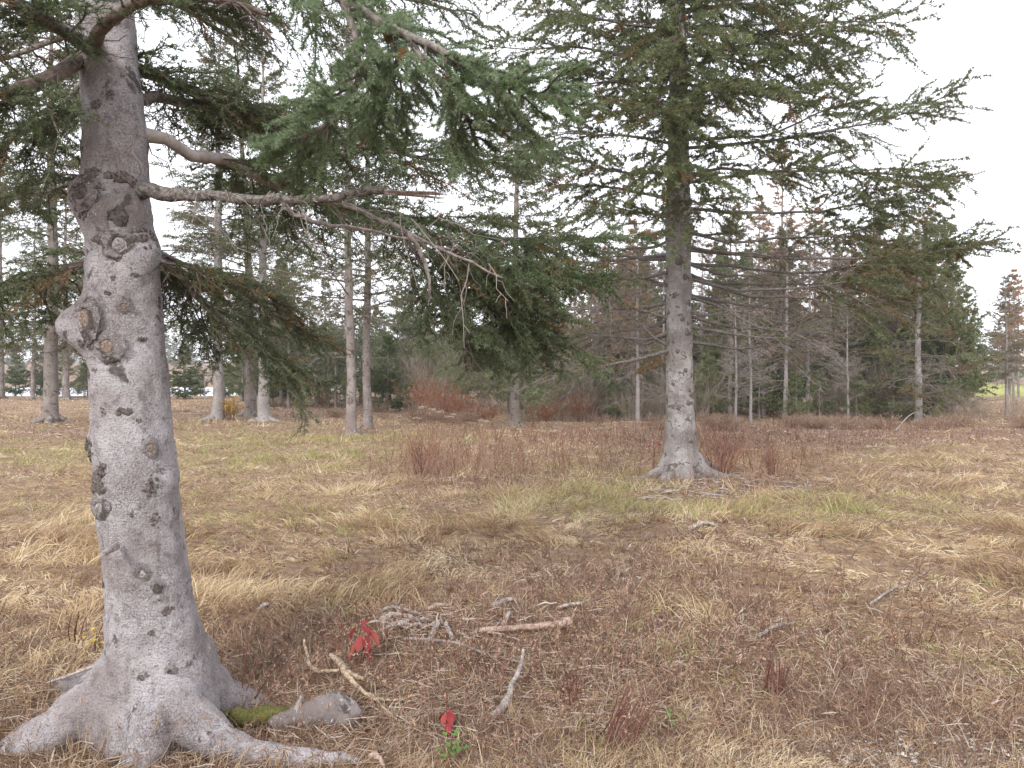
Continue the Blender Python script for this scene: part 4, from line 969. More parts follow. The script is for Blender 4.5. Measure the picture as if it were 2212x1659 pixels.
brown = make_tree('thin_spruce', 7.5, 2.2, 0.085, 54, 1.8, 205, bark='bark_grey', needle='needle_brown', n1=9, n2=5, sag=0.25, dens=8, nl=0.09, nw=0.034, tone=0.5, dead_n=40, deadz=0.5, twig=0.6, deadlen=1.3, sides=8, flare=1.1, tv=0.25)
bare = make_tree('bare_tree', 7, 1.2, 0.075, 46, 1.7, 206, bark='bark_grey', n1=11, n2=6, e0=0.3, sag=0.25, dens=0, dead_n=22, deadz=0.4, twig=0.75, deadlen=1.2, sides=8, flare=1.1)
larch = make_tree('larch_tree', 11, 2.5, 0.10, 60, 1.9, 207, bark='bark_mid', needle='larch', n1=9, n2=4, e0=0.15, sag=0.2, dens=24, nl=0.065, nw=0.036, tone=0.5, twig=0.65, dead_n=10, deadz=1.5, sides=8, flare=1.1)
sapling = make_tree('pale_sapling', 3.4, 0.9, 0.03, 18, 1.0, 208, bark='bark_grey', n1=6, n2=3, e0=0.7, sag=0.1, up=0.1, dens=0, twig=1.0, sides=6, flare=1.0)
side_sp = make_tree('spruce_tree', 7.2, 0.5, 0.115, 66, 2.4, 209, bark='bark_grey', needle='needle', n1=10, n2=5, sag=0.3, e0=0.0, up=0.2, dens=11, nl=0.09, nw=0.034, tone=0.45, tmin=0.35, dead_n=40, deadz=0.4, flare=1.2, tv=0.25, topshape=0.7)

put(young, ground(838, 887), 'dense dark green young spruce beside the red shrubs', group='young spruces', rz=0.4, sc=(1.0, 1.0, 0.93))
put(young2, ground(725, 880), 'loose light green young spruce left of the pair of slim trunks', group='young spruces', rz=1.2, sc=(1.5, 1.5, 1.4))
put(young2, ground(688, 877), 'bushy light green young spruce left of the loose one by the slim trunks', group='young spruces', rz=0.2, sc=(1.7, 1.7, 1.5))
put(young2, ground(778, 873), 'tall light green young spruce between the pair of slim trunks', group='young spruces', rz=3.1, sc=(1.8, 1.8, 1.9))
put(young2, ground(184, 861), 'small thin young spruce standing before the pond', group='young spruces', rz=2.2, sc=(0.8, 0.8, 0.85))
put(sapling, ground(442, 866), 'small pale leafless tree before the pond', group='pale saplings', rz=2.5, sc=1.0)
put(young, ground(400, 862), 'dark young spruce seen just right of the foreground trunk', group='young spruces', rz=2.4, sc=(1.4, 1.4, 0.95))

put(side_sp, ground(1983, 913), 'grey-trunked spruce with drooping lower boughs at the right wood edge', group='trees of the right wood edge', rz=0.9)
put(larch, ground(2200, 858), 'thin pale-stemmed larch by the green lawn at right', group='larches behind the wood', rz=1.0, sc=0.8)
R_ = 'trees of the right wood edge'
for (p, u, v, lab, rz, sc) in (
    (brown, 1694, 905, 'pale straight trunk in the wood, right of the second spruce', 0.2, 1.0),
    (bare, 1745, 903, 'pale slightly leaning bare trunk in the right wood', 1.2, 1.0),
    (brown, 1378, 912, 'thin grey trunk just left of the second spruce', 2.0, 0.85),
    (bare, 1590, 915, 'very thin grey trunk close right of the second spruce', 3.0, 0.62),
    (bare, 1622, 915, 'thin grey bare trunk left of the pale straight trunk', 4.0, 0.7),
    (bare, 1832, 909, 'thin crooked bare tree before the dark young spruce', 5.0, 0.6),
    (brown, 1800, 893, 'brown thin spruce behind the bare trunks of the right wood', 3.6, 1.05),
    (brown, 1900, 897, 'brown twiggy spruce left of the drooping wood-edge spruce', 4.4, 1.0)):
    put(p, ground(u, v), lab, group=R_, rz=rz, sc=sc)
put(young, ground(1890, 900), 'dark green young spruce in the right wood edge', group='young spruces', rz=1.7, sc=(0.9, 0.9, 0.9))
GY = 'light green young spruces under the right wood'
k = 0
for (u, v, sc) in ((1530, 905, 0.85), (1560, 893, 1.1), (1640, 903, 0.8), (1670, 893, 1.0), (1720, 909, 0.6), (1770, 906, 0.6), (1790, 895, 0.9), (1850, 909, 0.55), (1930, 908, 0.65), (1955, 905, 0.8), (1480, 897, 0.8), (1330, 900, 0.7), (1410, 893, 0.8)):
    k += 1
    put(young2, ground(u, v), near('small light green spruce in the undergrowth', ground(u, v)), group=GY, rz=k * 1.3, sc=sc)
GW = 'light green spruces closing the wood edge'
for k in range(44):
    u = (590 + k * 27 + (k * 37) % 23) if k < 32 else 1480 + (k - 32) * 40; d = 33.5 + (k * 7.3) % 9 if u > 1000 else 42 + (k * 7.3) % 9
    x = (u - CU) / FP * d
    put(far2 if k % 3 else young2, (x, d, float(height(x, d))), near(('light green spruce filling the wood edge' if k % 3 else 'bushy young spruce filling the wood edge'), (x, d)), group=GW if k % 3 else 'bushy young spruces in the wood edge', rz=k * 2.1, sc=(0.50 + (k * 0.37) % 0.28) * (1.0 if k % 3 else 1.9))
GB = 'brownish thin spruces deep in the right wood'
GF = 'green spruces behind the meadow'
GLc = 'larches behind the wood'
rng = np.random.default_rng(77)
def inwood(n, x0, x1, y0, y1):
    return [(rng.uniform(x0, x1), rng.uniform(y0, y1)) for _ in range(n)]
for k, (x, y) in enumerate(inwood(64, 3.5, 19, 29.5, 42)):
    p = [brown, far2, larch, far1, bare, far2, brown][k % 7]
    lab = near({brown.name: 'brown thin spruce deep in the wood', bare.name: 'bare grey tree deep in the wood', far2.name: 'light green spruce deep in the wood', far1.name: 'dark green spruce deep in the wood', larch.name: 'orange-brown larch deep in the wood'}[p.name], (x, y))
    put(p, (x, y, float(height(x, y))), lab, group={brown.name: GB, bare.name: 'bare trees deep in the right wood', far2.name: 'green spruces in the right wood', far1.name: 'dark green spruces in the right wood', larch.name: 'larches in the right wood'}[p.name], rz=k * 1.9, sc=rng.uniform(0.7, 1.05) * (0.68 if p is larch else 0.85 if p is far1 else 1.0))
for (u, d, sc, lab) in ((1690, 38, 1.15, 'tallest orange-tinged larch right of the second spruce'), (1640, 42, 1.0, 'orange-tinged larch close behind the second spruce'), (1590, 44, 1.0, 'faint orange larch behind the right boughs of the second spruce'), (1760, 40, 0.95, 'orange larch right of the tallest larch'), (1990, 46, 1.0, 'thin brown larch top rising above the wood-edge spruce'), (1310, 40, 0.75, 'golden larch left of the second spruce'), (1360, 44, 0.75, 'golden larch touching the left side of the second spruce'), (1955, 48, 0.95, 'thin larch left of the brown larch top'), (1840, 46, 0.85, 'low orange larch in the middle of the right wood'), (2190, 50, 0.75, 'sunlit orange larch at the right picture edge')):
    x = (u - CU) / FP * d
    put(larch, (x, d, float(height(x, d))), lab, group=GLc, rz=u * 0.37, sc=sc)
for (u, d, sc, lab) in ((2045, 34, 0.93, 'pointed spruce top above the right end of the wood'), (2090, 40, 0.75, 'green spruce right of the pointed spruce top'), (1930, 38, 0.8, 'green spruce behind the drooping wood-edge spruce'), (2180, 62, 1.1, 'pointed spruce at the right picture edge')):
    x = (u - CU) / FP * d
    put(far1 if k % 2 else far2, (x, d, float(height(x, d))), lab, group='spruces at the right end of the wood', rz=u * 0.7, sc=sc); k += 1
for k in range(60):
    u = rng.uniform(520, 1480); d = rng.uniform(38, 78)
    x = (u - CU) / FP * d
    if k % 5 == 4: put(bare, (x, d, float(height(x, d))), near('bare grey tree behind the meadow', (x, d)), group='bare trees behind the meadow', rz=k * 1.1, sc=rng.uniform(0.7, 1.0))
    else: put([far1, far2][k % 2], (x, d, float(height(x, d))), near('green spruce in the mass behind the meadow', (x, d)), group=GF, rz=k * 1.7, sc=rng.uniform(0.6, 0.95) * (0.72 + d / 130))
for k in range(70):
    x = rng.uniform(-210, -30); y = rng.uniform(232, 290)
    put([far1, far2][k % 2], (x, y, float(height(x, y)) - 0.1), 'distant spruce on the far shore of the pond', group='spruces on the far shore', rz=k * 1.7, sc=rng.uniform(1.1, 1.8))
for k in range(90):
    x = rng.uniform(-45, 110); y = rng.uniform(112, 150)
    put([far1, far2][k % 2], (x, y, float(height(x, y)) - 0.1), 'distant spruce far behind the meadow trees', group='distant spruces', rz=k * 1.7, sc=rng.uniform(1.0, 1.5))

for k in range(26):
    u = rng.uniform(-60, 680); y = rng.uniform(54, 66) if k % 3 else rng.uniform(180, 215); x = (u - CU) / FP * y
    put([young, young2][k % 2], (x, y, float(height(x, y))), near('low green spruce by the pond', (x, y)), group='low spruces by the pond', rz=k * 1.4, sc=rng.uniform(0.5, 1.15) if k % 3 else rng.uniform(0.9, 1.6))
# ------------------------------------------------------------------ shrubs
def shrub(name, h, rad, ns, seed, leaf=None, nleaf=0, leafsize=0.04, stem='thicket', up=1.0, stemr=0.006, kids=7, tone=0.5):
    rng = np.random.default_rng(seed)
    root = thing(name, (0, 0, -500), '', '')
    a = rng.uniform(0, 6.28, ns); sp = rng.random(ns) ** 0.7
    hh = h * rng.uniform(0.5, 1.05, ns)
    q = np.linspace(0, 1, 6)[None, :]
    r0 = rad * 0.35 * rng.random(ns)
    x = np.cos(a)[:, None] * (r0[:, None] + rad * sp[:, None] * q ** 1.2); y = np.sin(a)[:, None] * (r0[:, None] + rad * sp[:, None] * q ** 1.2)
    Q = np.stack([x, y, hh[:, None] * q * (1 - 0.12 * q * sp[:, None]) - 0.03], -1) + rng.normal(0, 0.02, (ns, 6, 3)) * h * q[..., None]
    mb = MB(); v = np.clip(rng.normal(tone, 0.22, ns), 0, 1)
    tubes(mb, Q, np.broadcast_to(np.linspace(stemr, stemr * 0.4, 6)[None], (ns, 6)), 4, v, m=0)
    C, L, i, _ = children(Q, kids, 0.3, 1.0, lambda t, i_: 0.3 * hh[i_] * (1.2 - 0.6 * t), 0.7, -0.15, 1.5, K=4, wig=0.05, rng=rng)
    ribbons(mb, C, np.broadcast_to(np.linspace(stemr * 0.5, stemr * 0.25, 4)[None], (len(C), 4)), v[i], m=0)
    C2, L2, i2, _ = children(C, 3, 0.3, 1.0, lambda t, i_: 0.45 * L[i_], 0.7, -0.1, 1.5, K=3, wig=0.05, rng=rng)
    ribbons(mb, C2, np.broadcast_to(np.linspace(stemr * 0.35, stemr * 0.2, 3)[None], (len(C2), 3)), v[i[i2]], m=0)
    mb.build('stems', M[stem], root, smooth=False)
    if leaf:
        lf = MB()
        needles(lf, C2, rng.poisson(nleaf, len(C2)), leafsize, leafsize * 0.6, np.clip(rng.normal(0.5, 0.25, len(C2)), 0, 1), 0, 0.3, 1.0, rng=rng)
        lf.build('leaves', M[leaf], root, smooth=False, kind='stuff')
    return root
thick = shrub('bare_shrub', 1.8, 0.9, 46, 301, stem='thicket')
redsh = shrub('red_shrub', 1.5, 0.9, 40, 302, 'orangeleaf', 1.2, 0.06, stem='stem')
fern = shrub('orange_bracken', 0.7, 0.6, 26, 303, 'orangeleaf', 2.2, 0.05, stem='stem')
heathb = shrub('low_heath_bush', 0.55, 0.8, 60, 304, 'litter', 1.5, 0.03, stem='heath', stemr=0.005, tone=0.45)
yell = shrub('yellow_plant', 0.75, 0.35, 26, 305, 'yellowleaf', 1.8, 0.05, stem='stem')
bush2 = shrub('bare_shrub', 0.78, 0.42, 40, 306, 'heath', 0.4, 0.03, stem='stem', stemr=0.008, kids=4, tone=0.4)
for (u, v, lab, sc) in ((915, 893, 'bright red-orange shrub behind the open slope, next to the dark young spruce', 1.15), (960, 897, 'red shrub left of the low-branched spruce', 1.0), (1010, 903, 'dull red shrub in front of the low-branched spruce boughs', 0.9), (1180, 900, 'reddish shrub right of the low-branched spruce trunk', 0.9), (1250, 903, 'reddish shrub between the low-branched and second spruces', 0.8)):
    put(redsh, ground(u, v), lab, 'shrub', 'red shrubs behind the meadow', u * 0.9, sc)
for (u, v, lab, sc) in ((885, 885, 'grey bare shrub behind the red-orange shrub', 1.6), (940, 880, 'tall grey twiggy shrub behind the red shrubs', 1.8), (1215, 895, 'grey leafless thicket right of the low-branched spruce', 1.3), (1270, 893, 'grey leafless thicket left of the second spruce', 1.5), (630, 868, 'pinkish grey thicket left of the pair of slim trunks', 1.6), (2060, 905, 'low twiggy thicket right of the wood-edge spruce', 0.75), (2120, 910, 'purplish bare thicket near the lawn at right', 0.5), (2190, 908, 'purplish bare thicket at the right picture edge', 0.55), (2090, 915, 'low purplish thicket before the lawn', 0.6), (1450, 900, 'brown thicket behind the second spruce trunk', 1.1)):
    put(thick, ground(u, v), lab, 'shrub', 'bare thickets round the meadow', u * 0.7, sc)
for k in range(14):
    u = rng.uniform(1180, 1960); v = rng.uniform(890, 908)
    put(thick, ground(u, v), near('grey-brown undergrowth thicket under the wood', ground(u, v)), 'shrub', 'undergrowth thickets of the right wood', k * 1.3, rng.uniform(0.7, 1.3))
for (u, v, lab, sc) in ((655, 872, 'orange bracken at the far slope edge', 1.0), (620, 873, 'orange bracken left end of the far slope edge', 0.9), (690, 876, 'orange bracken close to the slim trunks', 0.9), (1060, 910, 'orange bracken left of the low-branched spruce trunk', 0.8), (1165, 908, 'orange bracken right of the low-branched spruce trunk', 0.8), (985, 893, 'orange bracken under the red shrubs', 1.0)):
    put(fern, ground(u, v), lab, 'bracken', 'orange bracken at the meadow edge', u * 0.5, sc)
for k in range(46):
    u = rng.uniform(1330, 2300) if k < 30 else rng.uniform(560, 1330); v = rng.uniform(916, 930) if k < 30 else rng.uniform(888, 918)
    if u > 1330 or k >= 30:
        put(heathb, ground(u, v if u > 900 else v - 12), near('low reddish heath bush at the meadow edge', ground(u, v)), 'shrub', 'low heath bushes along the meadow edge', k * 1.1, rng.uniform(0.45, 0.85))
put(yell, ground(500, 908), 'yellow-leaved plant between the grey trunks', 'plant', 'yellow plants', 0.3, 1.0)
put(yell, ground(487, 905), 'smaller yellow plant touching the smooth grey trunk', 'plant', 'yellow plants', 1.3, 0.75)
put(bush2, ground(1558, 1024), 'bare many-stemmed bush at the right foot of the second spruce', 'shrub', 'bare bushes in the meadow', 0.2, 1.0)
put(bush2, ground(910, 1022), 'dry red-brown bush in the left of the tall weeds', 'shrub', 'bare bushes in the meadow', 1.2, 0.8)
put(bush2, ground(1670, 1030), 'faint bare bush in the grass right of the second spruce roots', 'shrub', 'bare bushes in the meadow', 2.2, 0.6)

# dry flat-topped flower stalks
def umbel(p, h, lab, n=5, spread=0.16):
    t = thing('dry_flower_stalk', p, lab, 'plant', 'dry flat-topped flower stalks')
    mb = MB(); hd = MB()
    for k in range(n):
        top = np.array([RNG.normal(0, spread), RNG.normal(0, spread), h * RNG.uniform(0.8, 1.0)])
        q = crom(np.array([[RNG.normal(0, 0.02), RNG.normal(0, 0.02), -0.02], top * [0.3, 0.3, 0.55], top]), 7)
        tubes(mb, q, np.linspace(0.006, 0.004, 7), 4, 0.6)
        for j in range(10):
            a = RNG.uniform(0, 6.28); r = 0.075 * RNG.random() ** 0.5
            e = top + np.array([math.cos(a) * r, math.sin(a) * r, 0.05 + RNG.normal(0, 0.008)])
            tubes(mb, crom(np.array([top - Z3 * 0.03, e]), 3), np.full(3, 0.0014), 3, 0.7)
            needles(hd, np.array([[e - Z3 * 0.01, e, e + Z3 * 0.012]]), [10], 0.020, 0.014, 0.6 * RNG.random(), 0, 0.2, 1.0)
    mb.build('stalk', M['stem'], t); hd.build('seed_head', M['umbel'], t, smooth=False, kind='stuff')
umbel(ground(940, 1010), 0.98, 'pale dry flower stalk standing tall left of the weeds', 6, 0.15)
umbel(ground(1300, 990), 0.60, 'pale dry flower stalk left of the second spruce', 4, 0.12)
umbel(ground(1180, 985), 0.45, 'low pale dry flower stalk in the middle of the weeds', 5, 0.25)
umbel(ground(1040, 985), 0.62, 'small pale dry flower stalk before the low-branched spruce', 3, 0.10)

# ------------------------------------------------------------------ foreground sticks, wood and plants
def gp(u, v, lift=0.0):
    p = ground(u, v); p[2] += lift; return p
stick('fallen_log', [gp(1035, 1378, .03), gp(1100, 1375, .04), gp(1170, 1373, .045), gp(1232, 1366, .055)], [0.016, 0.018, 0.019, 0.022], 'pink_wood', n=14, jit=0.003, wob=0.12, label='peeled pinkish branch lying flat with a thick knobby end', category='log')
g_ = [gp(1205, 1371, .05), gp(1222, 1368, .055), gp(1234, 1366, .055)]
bpy.context.view_layer.update()
lg = bpy.data.objects['fallen_log']
o_ = np.array(lg.location)
mb = MB(); tubes(mb, crom(np.array(g_) - o_, 6), [0.022, 0.030, 0.034, 0.032, 0.034, 0.024], 9, wob=0.25, cap=True); mb.build('knobby_end', M['pink_wood'], lg)
S_G = 'weathered sticks and bark in the foreground'
for (pts, r, m_, lab) in (
    ([(820, 1356), (850, 1348), (890, 1345)], [0.020, 0.017, 0.012], 'dead_wood', 'pale split stick on top of the small wood heap'),
    ([(835, 1370), (880, 1368), (925, 1365)], [0.013, 0.013, 0.010], 'dead_wood', 'grey-white stick lowest in the small wood heap'),
    ([(845, 1362), (900, 1357), (935, 1352)], [0.012, 0.014, 0.011], 'grey_stick', 'grey stick in the middle of the small wood heap'),
    ([(812, 1336), (850, 1332), (905, 1336), (935, 1330)], [0.012, 0.011, 0.008], 'grey_stick', 'dark crooked stick behind the small wood heap'),
    ([(925, 1330), (945, 1322), (970, 1318)], [0.015, 0.015, 0.010], 'pink_wood', 'short stick behind the right end of the wood heap'),
    ([(930, 1392), (942, 1370), (950, 1352)], [0.014, 0.016, 0.009], 'dead_wood', 'whitish bark strip pointing to the camera, left one'),
    ([(976, 1395), (966, 1376), (964, 1355)], [0.013, 0.016, 0.010], 'dead_wood', 'whitish curved bark strip, right one of two'),
    ([(1085, 1365), (1098, 1350), (1106, 1342)], [0.012, 0.012, 0.006], 'dead_wood', 'small upright bark chip leaning on the peeled branch'),
    ([(1065, 1320), (1095, 1313), (1120, 1308)], [0.014, 0.016, 0.010], 'grey_stick', 'short grey stick behind the peeled branch'),
    ([(1205, 1325), (1240, 1320), (1285, 1303)], [0.010, 0.012, 0.006], 'dead_wood', 'pale crooked stick beyond the thick end of the peeled branch'),
    ([(875, 1392), (960, 1410), (1060, 1432), (1150, 1452)], [0.009, 0.008, 0.005], 'grey_stick', 'long thin fallen twig slanting across the foreground litter'),
    ([(555, 1338), (575, 1333), (590, 1328)], [0.010, 0.014, 0.006], 'dead_wood', 'lone pale chip in the grass beside the foreground trunk'),
    ([(1060, 1560), (1090, 1540), (1105, 1515), (1130, 1478)], [0.018, 0.020, 0.014, 0.008], 'grey_stick', 'short weathered stick tilted up in the foreground centre'),
    ([(1490, 1150), (1520, 1143), (1550, 1146)], [0.016, 0.018, 0.010], 'dead_wood', 'pale wood piece in the grass beyond the meadow centre'),
    ([(1880, 1305), (1905, 1292), (1950, 1262), (2000, 1245)], [0.010, 0.008, 0.005], 'grey_stick', 'thin fallen twig in the tan grass at right'),
    ([(1640, 1385), (1680, 1368), (1720, 1352)], [0.012, 0.012, 0.006], 'grey_stick', 'weathered stick in the reddish grass right of centre'),
    ([(1835, 1208), (1880, 1165), (1935, 1120)], [0.006, 0.005, 0.003], 'limb_red', 'thin dark leaning twig in the tan grass'),
    ([(800, 1640), (815, 1650), (830, 1662)], [0.012, 0.012, 0.006], 'pink_wood', 'short peeled stick at the bottom edge of the picture')):
    lift = 0.03 if len(pts) < 4 else 0.02
    q = [gp(u, v, lift + (0.02 if k == 1 else 0)) for k, (u, v) in enumerate(pts)]
    if 'leaning twig' in lab: q = [gp(1835, 1208, 0.0), gp(1835, 1208, 0.2) + np.array([0.2, 0.05, 0]), gp(1835, 1208, 0.36) + np.array([0.4, 0.1, 0])]
    if 'tilted up' in lab: q[3][2] += 0.16; q[2][2] += 0.06
    stick('bark_strip' if 'bark' in lab else 'stick', q, r, m_, n=10, jit=0.004, wob=0.3, label=lab, category='stick', group=S_G)
# peeled yellow branch leaning on the stump root
yb = stick('broken_branch', [gp(657, 1455, .16), gp(668, 1478, .10), gp(690, 1490, .09), gp(735, 1497, .10)], [0.006, 0.009, 0.010, 0.009], 'yellow_wood', n=14, jit=0.003, wob=0.3, label='forked broken branch with peeled yellow wood lying beyond the root', category='branch')
o_ = np.array(yb.location)
for pts, r in (([gp(715, 1468, .12), gp(738, 1490, .12), gp(748, 1515, .12), gp(790, 1540, .10), (gp(850, 1562, .05))], [0.010, 0.015, 0.014, 0.008, 0.004]),
               ([gp(745, 1505, .12), gp(770, 1508, .10), gp(785, 1507, .09)], [0.014, 0.012, 0.010]),
               ([gp(760, 1525, .10), gp(830, 1530, .05), gp(900, 1520, .05)], [0.008, 0.007, 0.004])):
    Q = crom(np.array(pts) - o_, 14); Q[1:-1] += RNG.normal(0, 0.003, (12, 3))
    mb = MB(); tubes(mb, Q, np.interp(np.linspace(0, 1, 14), np.linspace(0, 1, len(r)), r), 8, wob=0.35, cap=True)
    mb.build('fork', M['yellow_wood'], yb)
# knobby surface root / old stump piece with moss
rs = thing('surface_root', ground(700, 1590), 'knobby grey root hump with white flecks and a mossy log end', 'root')
o_ = np.array(rs.location)
mb = MB()
ROUGH = 0.35
root_tube(mb, np.array([gp(590, 1580, .03), gp(640, 1570, .05), gp(690, 1566, .06), gp(730, 1556, .075), gp(775, 1560, .03)]) - o_, [0.036, 0.046, 0.060, 0.056, 0.030], 18, 14)
for (u_, v_, l_, r_) in ((668, 1572, .05, .05), (712, 1566, .055, .058), (748, 1568, .03, .045)):
    root_tube(mb, np.array([gp(u_ - 22, v_, l_ - .02), gp(u_, v_, l_), gp(u_ + 22, v_, l_ - .025)]) - o_, [r_ * 0.4, r_, r_ * 0.35], 8, 10)
sb = MB(); tubes(sb, crom(np.array([gp(632, 1575, 0.0), gp(640, 1572, .07), gp(652, 1570, .14)]) - o_, 6), np.linspace(0.024, 0.010, 6), 6, wob=0.5, cap=True); sb.build('broken_stub', M['grey_stick'], rs)
ro = mb.build('root_body', M['root'], rs)
rm = ro.modifiers.new('fuse', 'REMESH'); rm.mode = 'VOXEL'; rm.voxel_size = 0.009; rm.use_smooth_shade = True
sm = ro.modifiers.new('soft', 'SMOOTH'); sm.factor = 0.5; sm.iterations = 2
mb = MB(); root_tube(mb, np.array([gp(468, 1580, .03), gp(530, 1576, .045), gp(600, 1572, .055), gp(632, 1570, .04)]) - o_, [0.034, 0.042, 0.04, 0.03], 16, 12); mb.build('mossy_log_end', M['moss'], rs)
M['fleck'] = wood_mat('fleck', (0.50, 0.52, 0.54), (0.70, 0.72, 0.74), 60)
for (u, v, r) in ((662, 1562, .014), (675, 1567, .012), (690, 1555, .012), (688, 1540, .008), (715, 1562, .009)):
    p = gp(u, v, .0); d = p[1] - 0.10
    q = P(u, v - 6, gp(690, 1566)[1] - 0.048)
    mb = MB(); blob(mb, q - o_, nrm(np.array([0.0, -1.0, 0.35])), r * 0.8, 1.5); mb.build('white_fleck', M['fleck'], rs)
stick('thin_stick', [P(83, 1482, 3.97), P(155, 1457, 3.76), P(236, 1430, 3.52)], [0.005, 0.007, 0.007], 'dead_wood', n=8, jit=0.001, label='thin pale stick leaning against the left root of the foreground tree', category='stick')

# red-leaved seedlings and little plants
def leaf_mesh(mb, base, d, up, L, W, val):
    sd = nrm(np.cross(d, up)); n = nrm(np.cross(sd, d))
    st = [(0, 0.02), (0.25, 0.42), (0.5, 0.5), (0.78, 0.3), (1.0, 0.0)]
    V = []
    for s, w_ in st:
        c = base + d * L * s - Z3 * L * 0.18 * s * s
        V += [c - sd * W * w_ + n * W * 0.18 * (w_ > 0.1), c, c + sd * W * w_ + n * W * 0.18 * (w_ > 0.1)]
    q = []
    for k in range(4):
        for j in range(2):
            a = k * 3 + j; q.append((a, a + 1, a + 4, a + 3))
    mb.add(np.array(V), q=q, val=val)
def seedling(p, stems, leaves, lab, leafmat='redleaf', L=0.075, W=0.042, cat='plant', grp=None, name='red_seedling'):
    t = thing(name, p, lab, cat, grp)
    for (dx, dy, h) in stems:
        mb = MB(); tubes(mb, crom(np.array([[dx * 0.1, dy * 0.1, -0.02], [dx * 0.4, dy * 0.4, h * 0.5], [dx, dy, h]]), 7), np.linspace(0.0042, 0.002, 7), 5, 0.25, wob=0.2); mb.build('stem', M['stem'], t)
    for (x, y, z, az, el) in leaves:
        mb = MB(); d = np.array([math.cos(az) * math.cos(el), math.sin(az) * math.cos(el), math.sin(el)])
        leaf_mesh(mb, np.array([x, y, z]), d, Z3, L * RNG.uniform(0.8, 1.2), W * RNG.uniform(0.8, 1.2), RNG.uniform(0.2, 0.9)); mb.build('leaf', M[leafmat], t, smooth=True)
b_ = ground(770, 1445)
seedling(b_, [(-0.12, 0.02, 0.30), (0.03, 0.0, 0.27), (0.10, 0.02, 0.24), (-0.02, 0.05, 0.16), (-0.2, 0.05, 0.16)],
         [(0.0, -0.01, 0.22, 2.6, -1.0), (0.02, 0, 0.22, -0.4, -0.5), (0.03, 0, 0.17, -1.9, -0.9), (0.05, 0, 0.17, -1.2, -0.9), (0.07, 0, 0.20, -0.3, -1.0), (0.03, 0, 0.22, 1.2, 0.2), (0.0, 0, 0.13, -2.6, -1.1), (0.05, -0.01, 0.14, -0.9, -1.1)],
         'bright red-leaved seedling with dark stems beside the wood heap', L=0.085, W=0.05)
b_ = ground(965, 1585)
seedling(b_, [(0.0, 0.0, 0.20)], [(0.0, 0, 0.10, -2.2, -0.9), (0.01, 0, 0.11, -1.2, -1.1), (0.0, 0, 0.12, -0.2, -0.8), (0.0, 0, 0.11, 2.7, -0.8), (0.01, 0, 0.08, -1.6, -1.2)], 'small red-leaved seedling low in the foreground', L=0.055, W=0.032)
b_ = ground(1410, 1015)
seedling(b_, [(0.02, 0.0, 0.48), (0.05, 0.0, 0.42)], [(0.02, 0, 0.47, 3.0, -0.2), (0.04, 0, 0.46, 0.2, 0.2), (-0.03, 0, 0.42, 3.4, -0.3), (0.06, 0, 0.44, 1.2, 0.4), (0.08, 0.1, 0.44, 0.2, -0.4)], 'distant red-tipped seedling just left of the second spruce roots', L=0.09, W=0.06)
def leafy(p, lab, n, h, sp, mat_='greenleaf', L=0.03, W=0.022, name='green_plant'):
    lv = [(RNG.normal(0, sp), RNG.normal(0, sp * 0.6), RNG.uniform(0.02, h), RNG.uniform(0, 6.28), RNG.uniform(-0.3, 0.9)) for _ in range(n)]
    seedling(p, [(0.01, 0, h), (-0.01, 0.01, h * 0.7)], lv, lab, mat_, L, W, name=name)
leafy(ground(972, 1645), 'small bright green leafy plant at the bottom centre', 18, 0.13, 0.03)
leafy(ground(1450, 1562), 'low yellow-green clump between the red stems', 22, 0.06, 0.03, 'greenleaf', 0.022, 0.016)
leafy(ground(205, 1425), 'yellow-green leaves against the left side of the foreground trunk', 12, 0.13, 0.025, 'yellowleaf', 0.035, 0.022, 'yellow_plant')
leafy(ground(860, 1290), 'tiny green sprig in the tan grass left of centre', 9, 0.05, 0.03, 'greenleaf', 0.03, 0.018)

def stems(p, lab, n, h, lean, sp, name='red_stem_clump', grp='clumps of red stems', mat_='stem'):
    t = thing(name, p, lab, 'plant', grp)
    for k in range(n):
        a = RNG.normal(0, sp); top = np.array([lean[0] * h + RNG.normal(0, 0.10) * h + a * 1.4, lean[1] * h + RNG.normal(0, 0.1) * h, h * RNG.uniform(0.6, 1.05)])
        mb = MB(); tubes(mb, crom(np.array([[a, RNG.normal(0, sp), -0.02], top * 0.5 + np.array([a * 0.5, 0, 0]) + RNG.normal(0, 0.008, 3), top]), 6), np.linspace(0.0038, 0.0020, 6) * (0.42 if mat_ == 'grass' else 1.0), 5, RNG.uniform(0.0, 0.4) if mat_ == 'stem' else RNG.uniform(0.2, 0.8)); mb.build('stem', M[mat_], t)
for (u, v, h, lab) in ((290, 1655, 0.24, 'tall dry grass stalks before the roots of the foreground tree'), (200, 1650, 0.16, 'dry grass stalks before the left root'), (80, 1600, 0.22, 'dry stalks over the end of the left root'), (610, 1660, 0.10, 'short dry stalks before the long front root'), (430, 1670, 0.12, 'dry stalks before the middle of the front roots')):
    stems(ground(u, v), lab, 14, h, (0.1, 0), 0.07, 'dry_grass_stalks', 'dry stalks round the front roots', 'grass')
stems(ground(1228, 1530), 'clump of upright dark red cut stems in the foreground centre', 12, 0.21, (0.05, 0), 0.035)
stems(ground(1668, 1500), 'dense clump of short red stems right of the foreground centre', 15, 0.17, (0.05, 0), 0.028)
stems(ground(1330, 1612), 'spreading bush of red-brown stems leaning right at the bottom', 18, 0.24, (0.55, 0.2), 0.05)
stems(ground(520, 1535), 'few thin dark red stems beside the big root', 4, 0.34, (0.25, 0), 0.03)
stems(ground(1865, 1565), 'single dark red stem standing in the pale grass at lower right', 1, 0.24, (0.15, 0), 0.01)
stems(ground(150, 1400), 'few thin red stems left of the foreground trunk', 5, 0.22, (0.2, 0), 0.05)
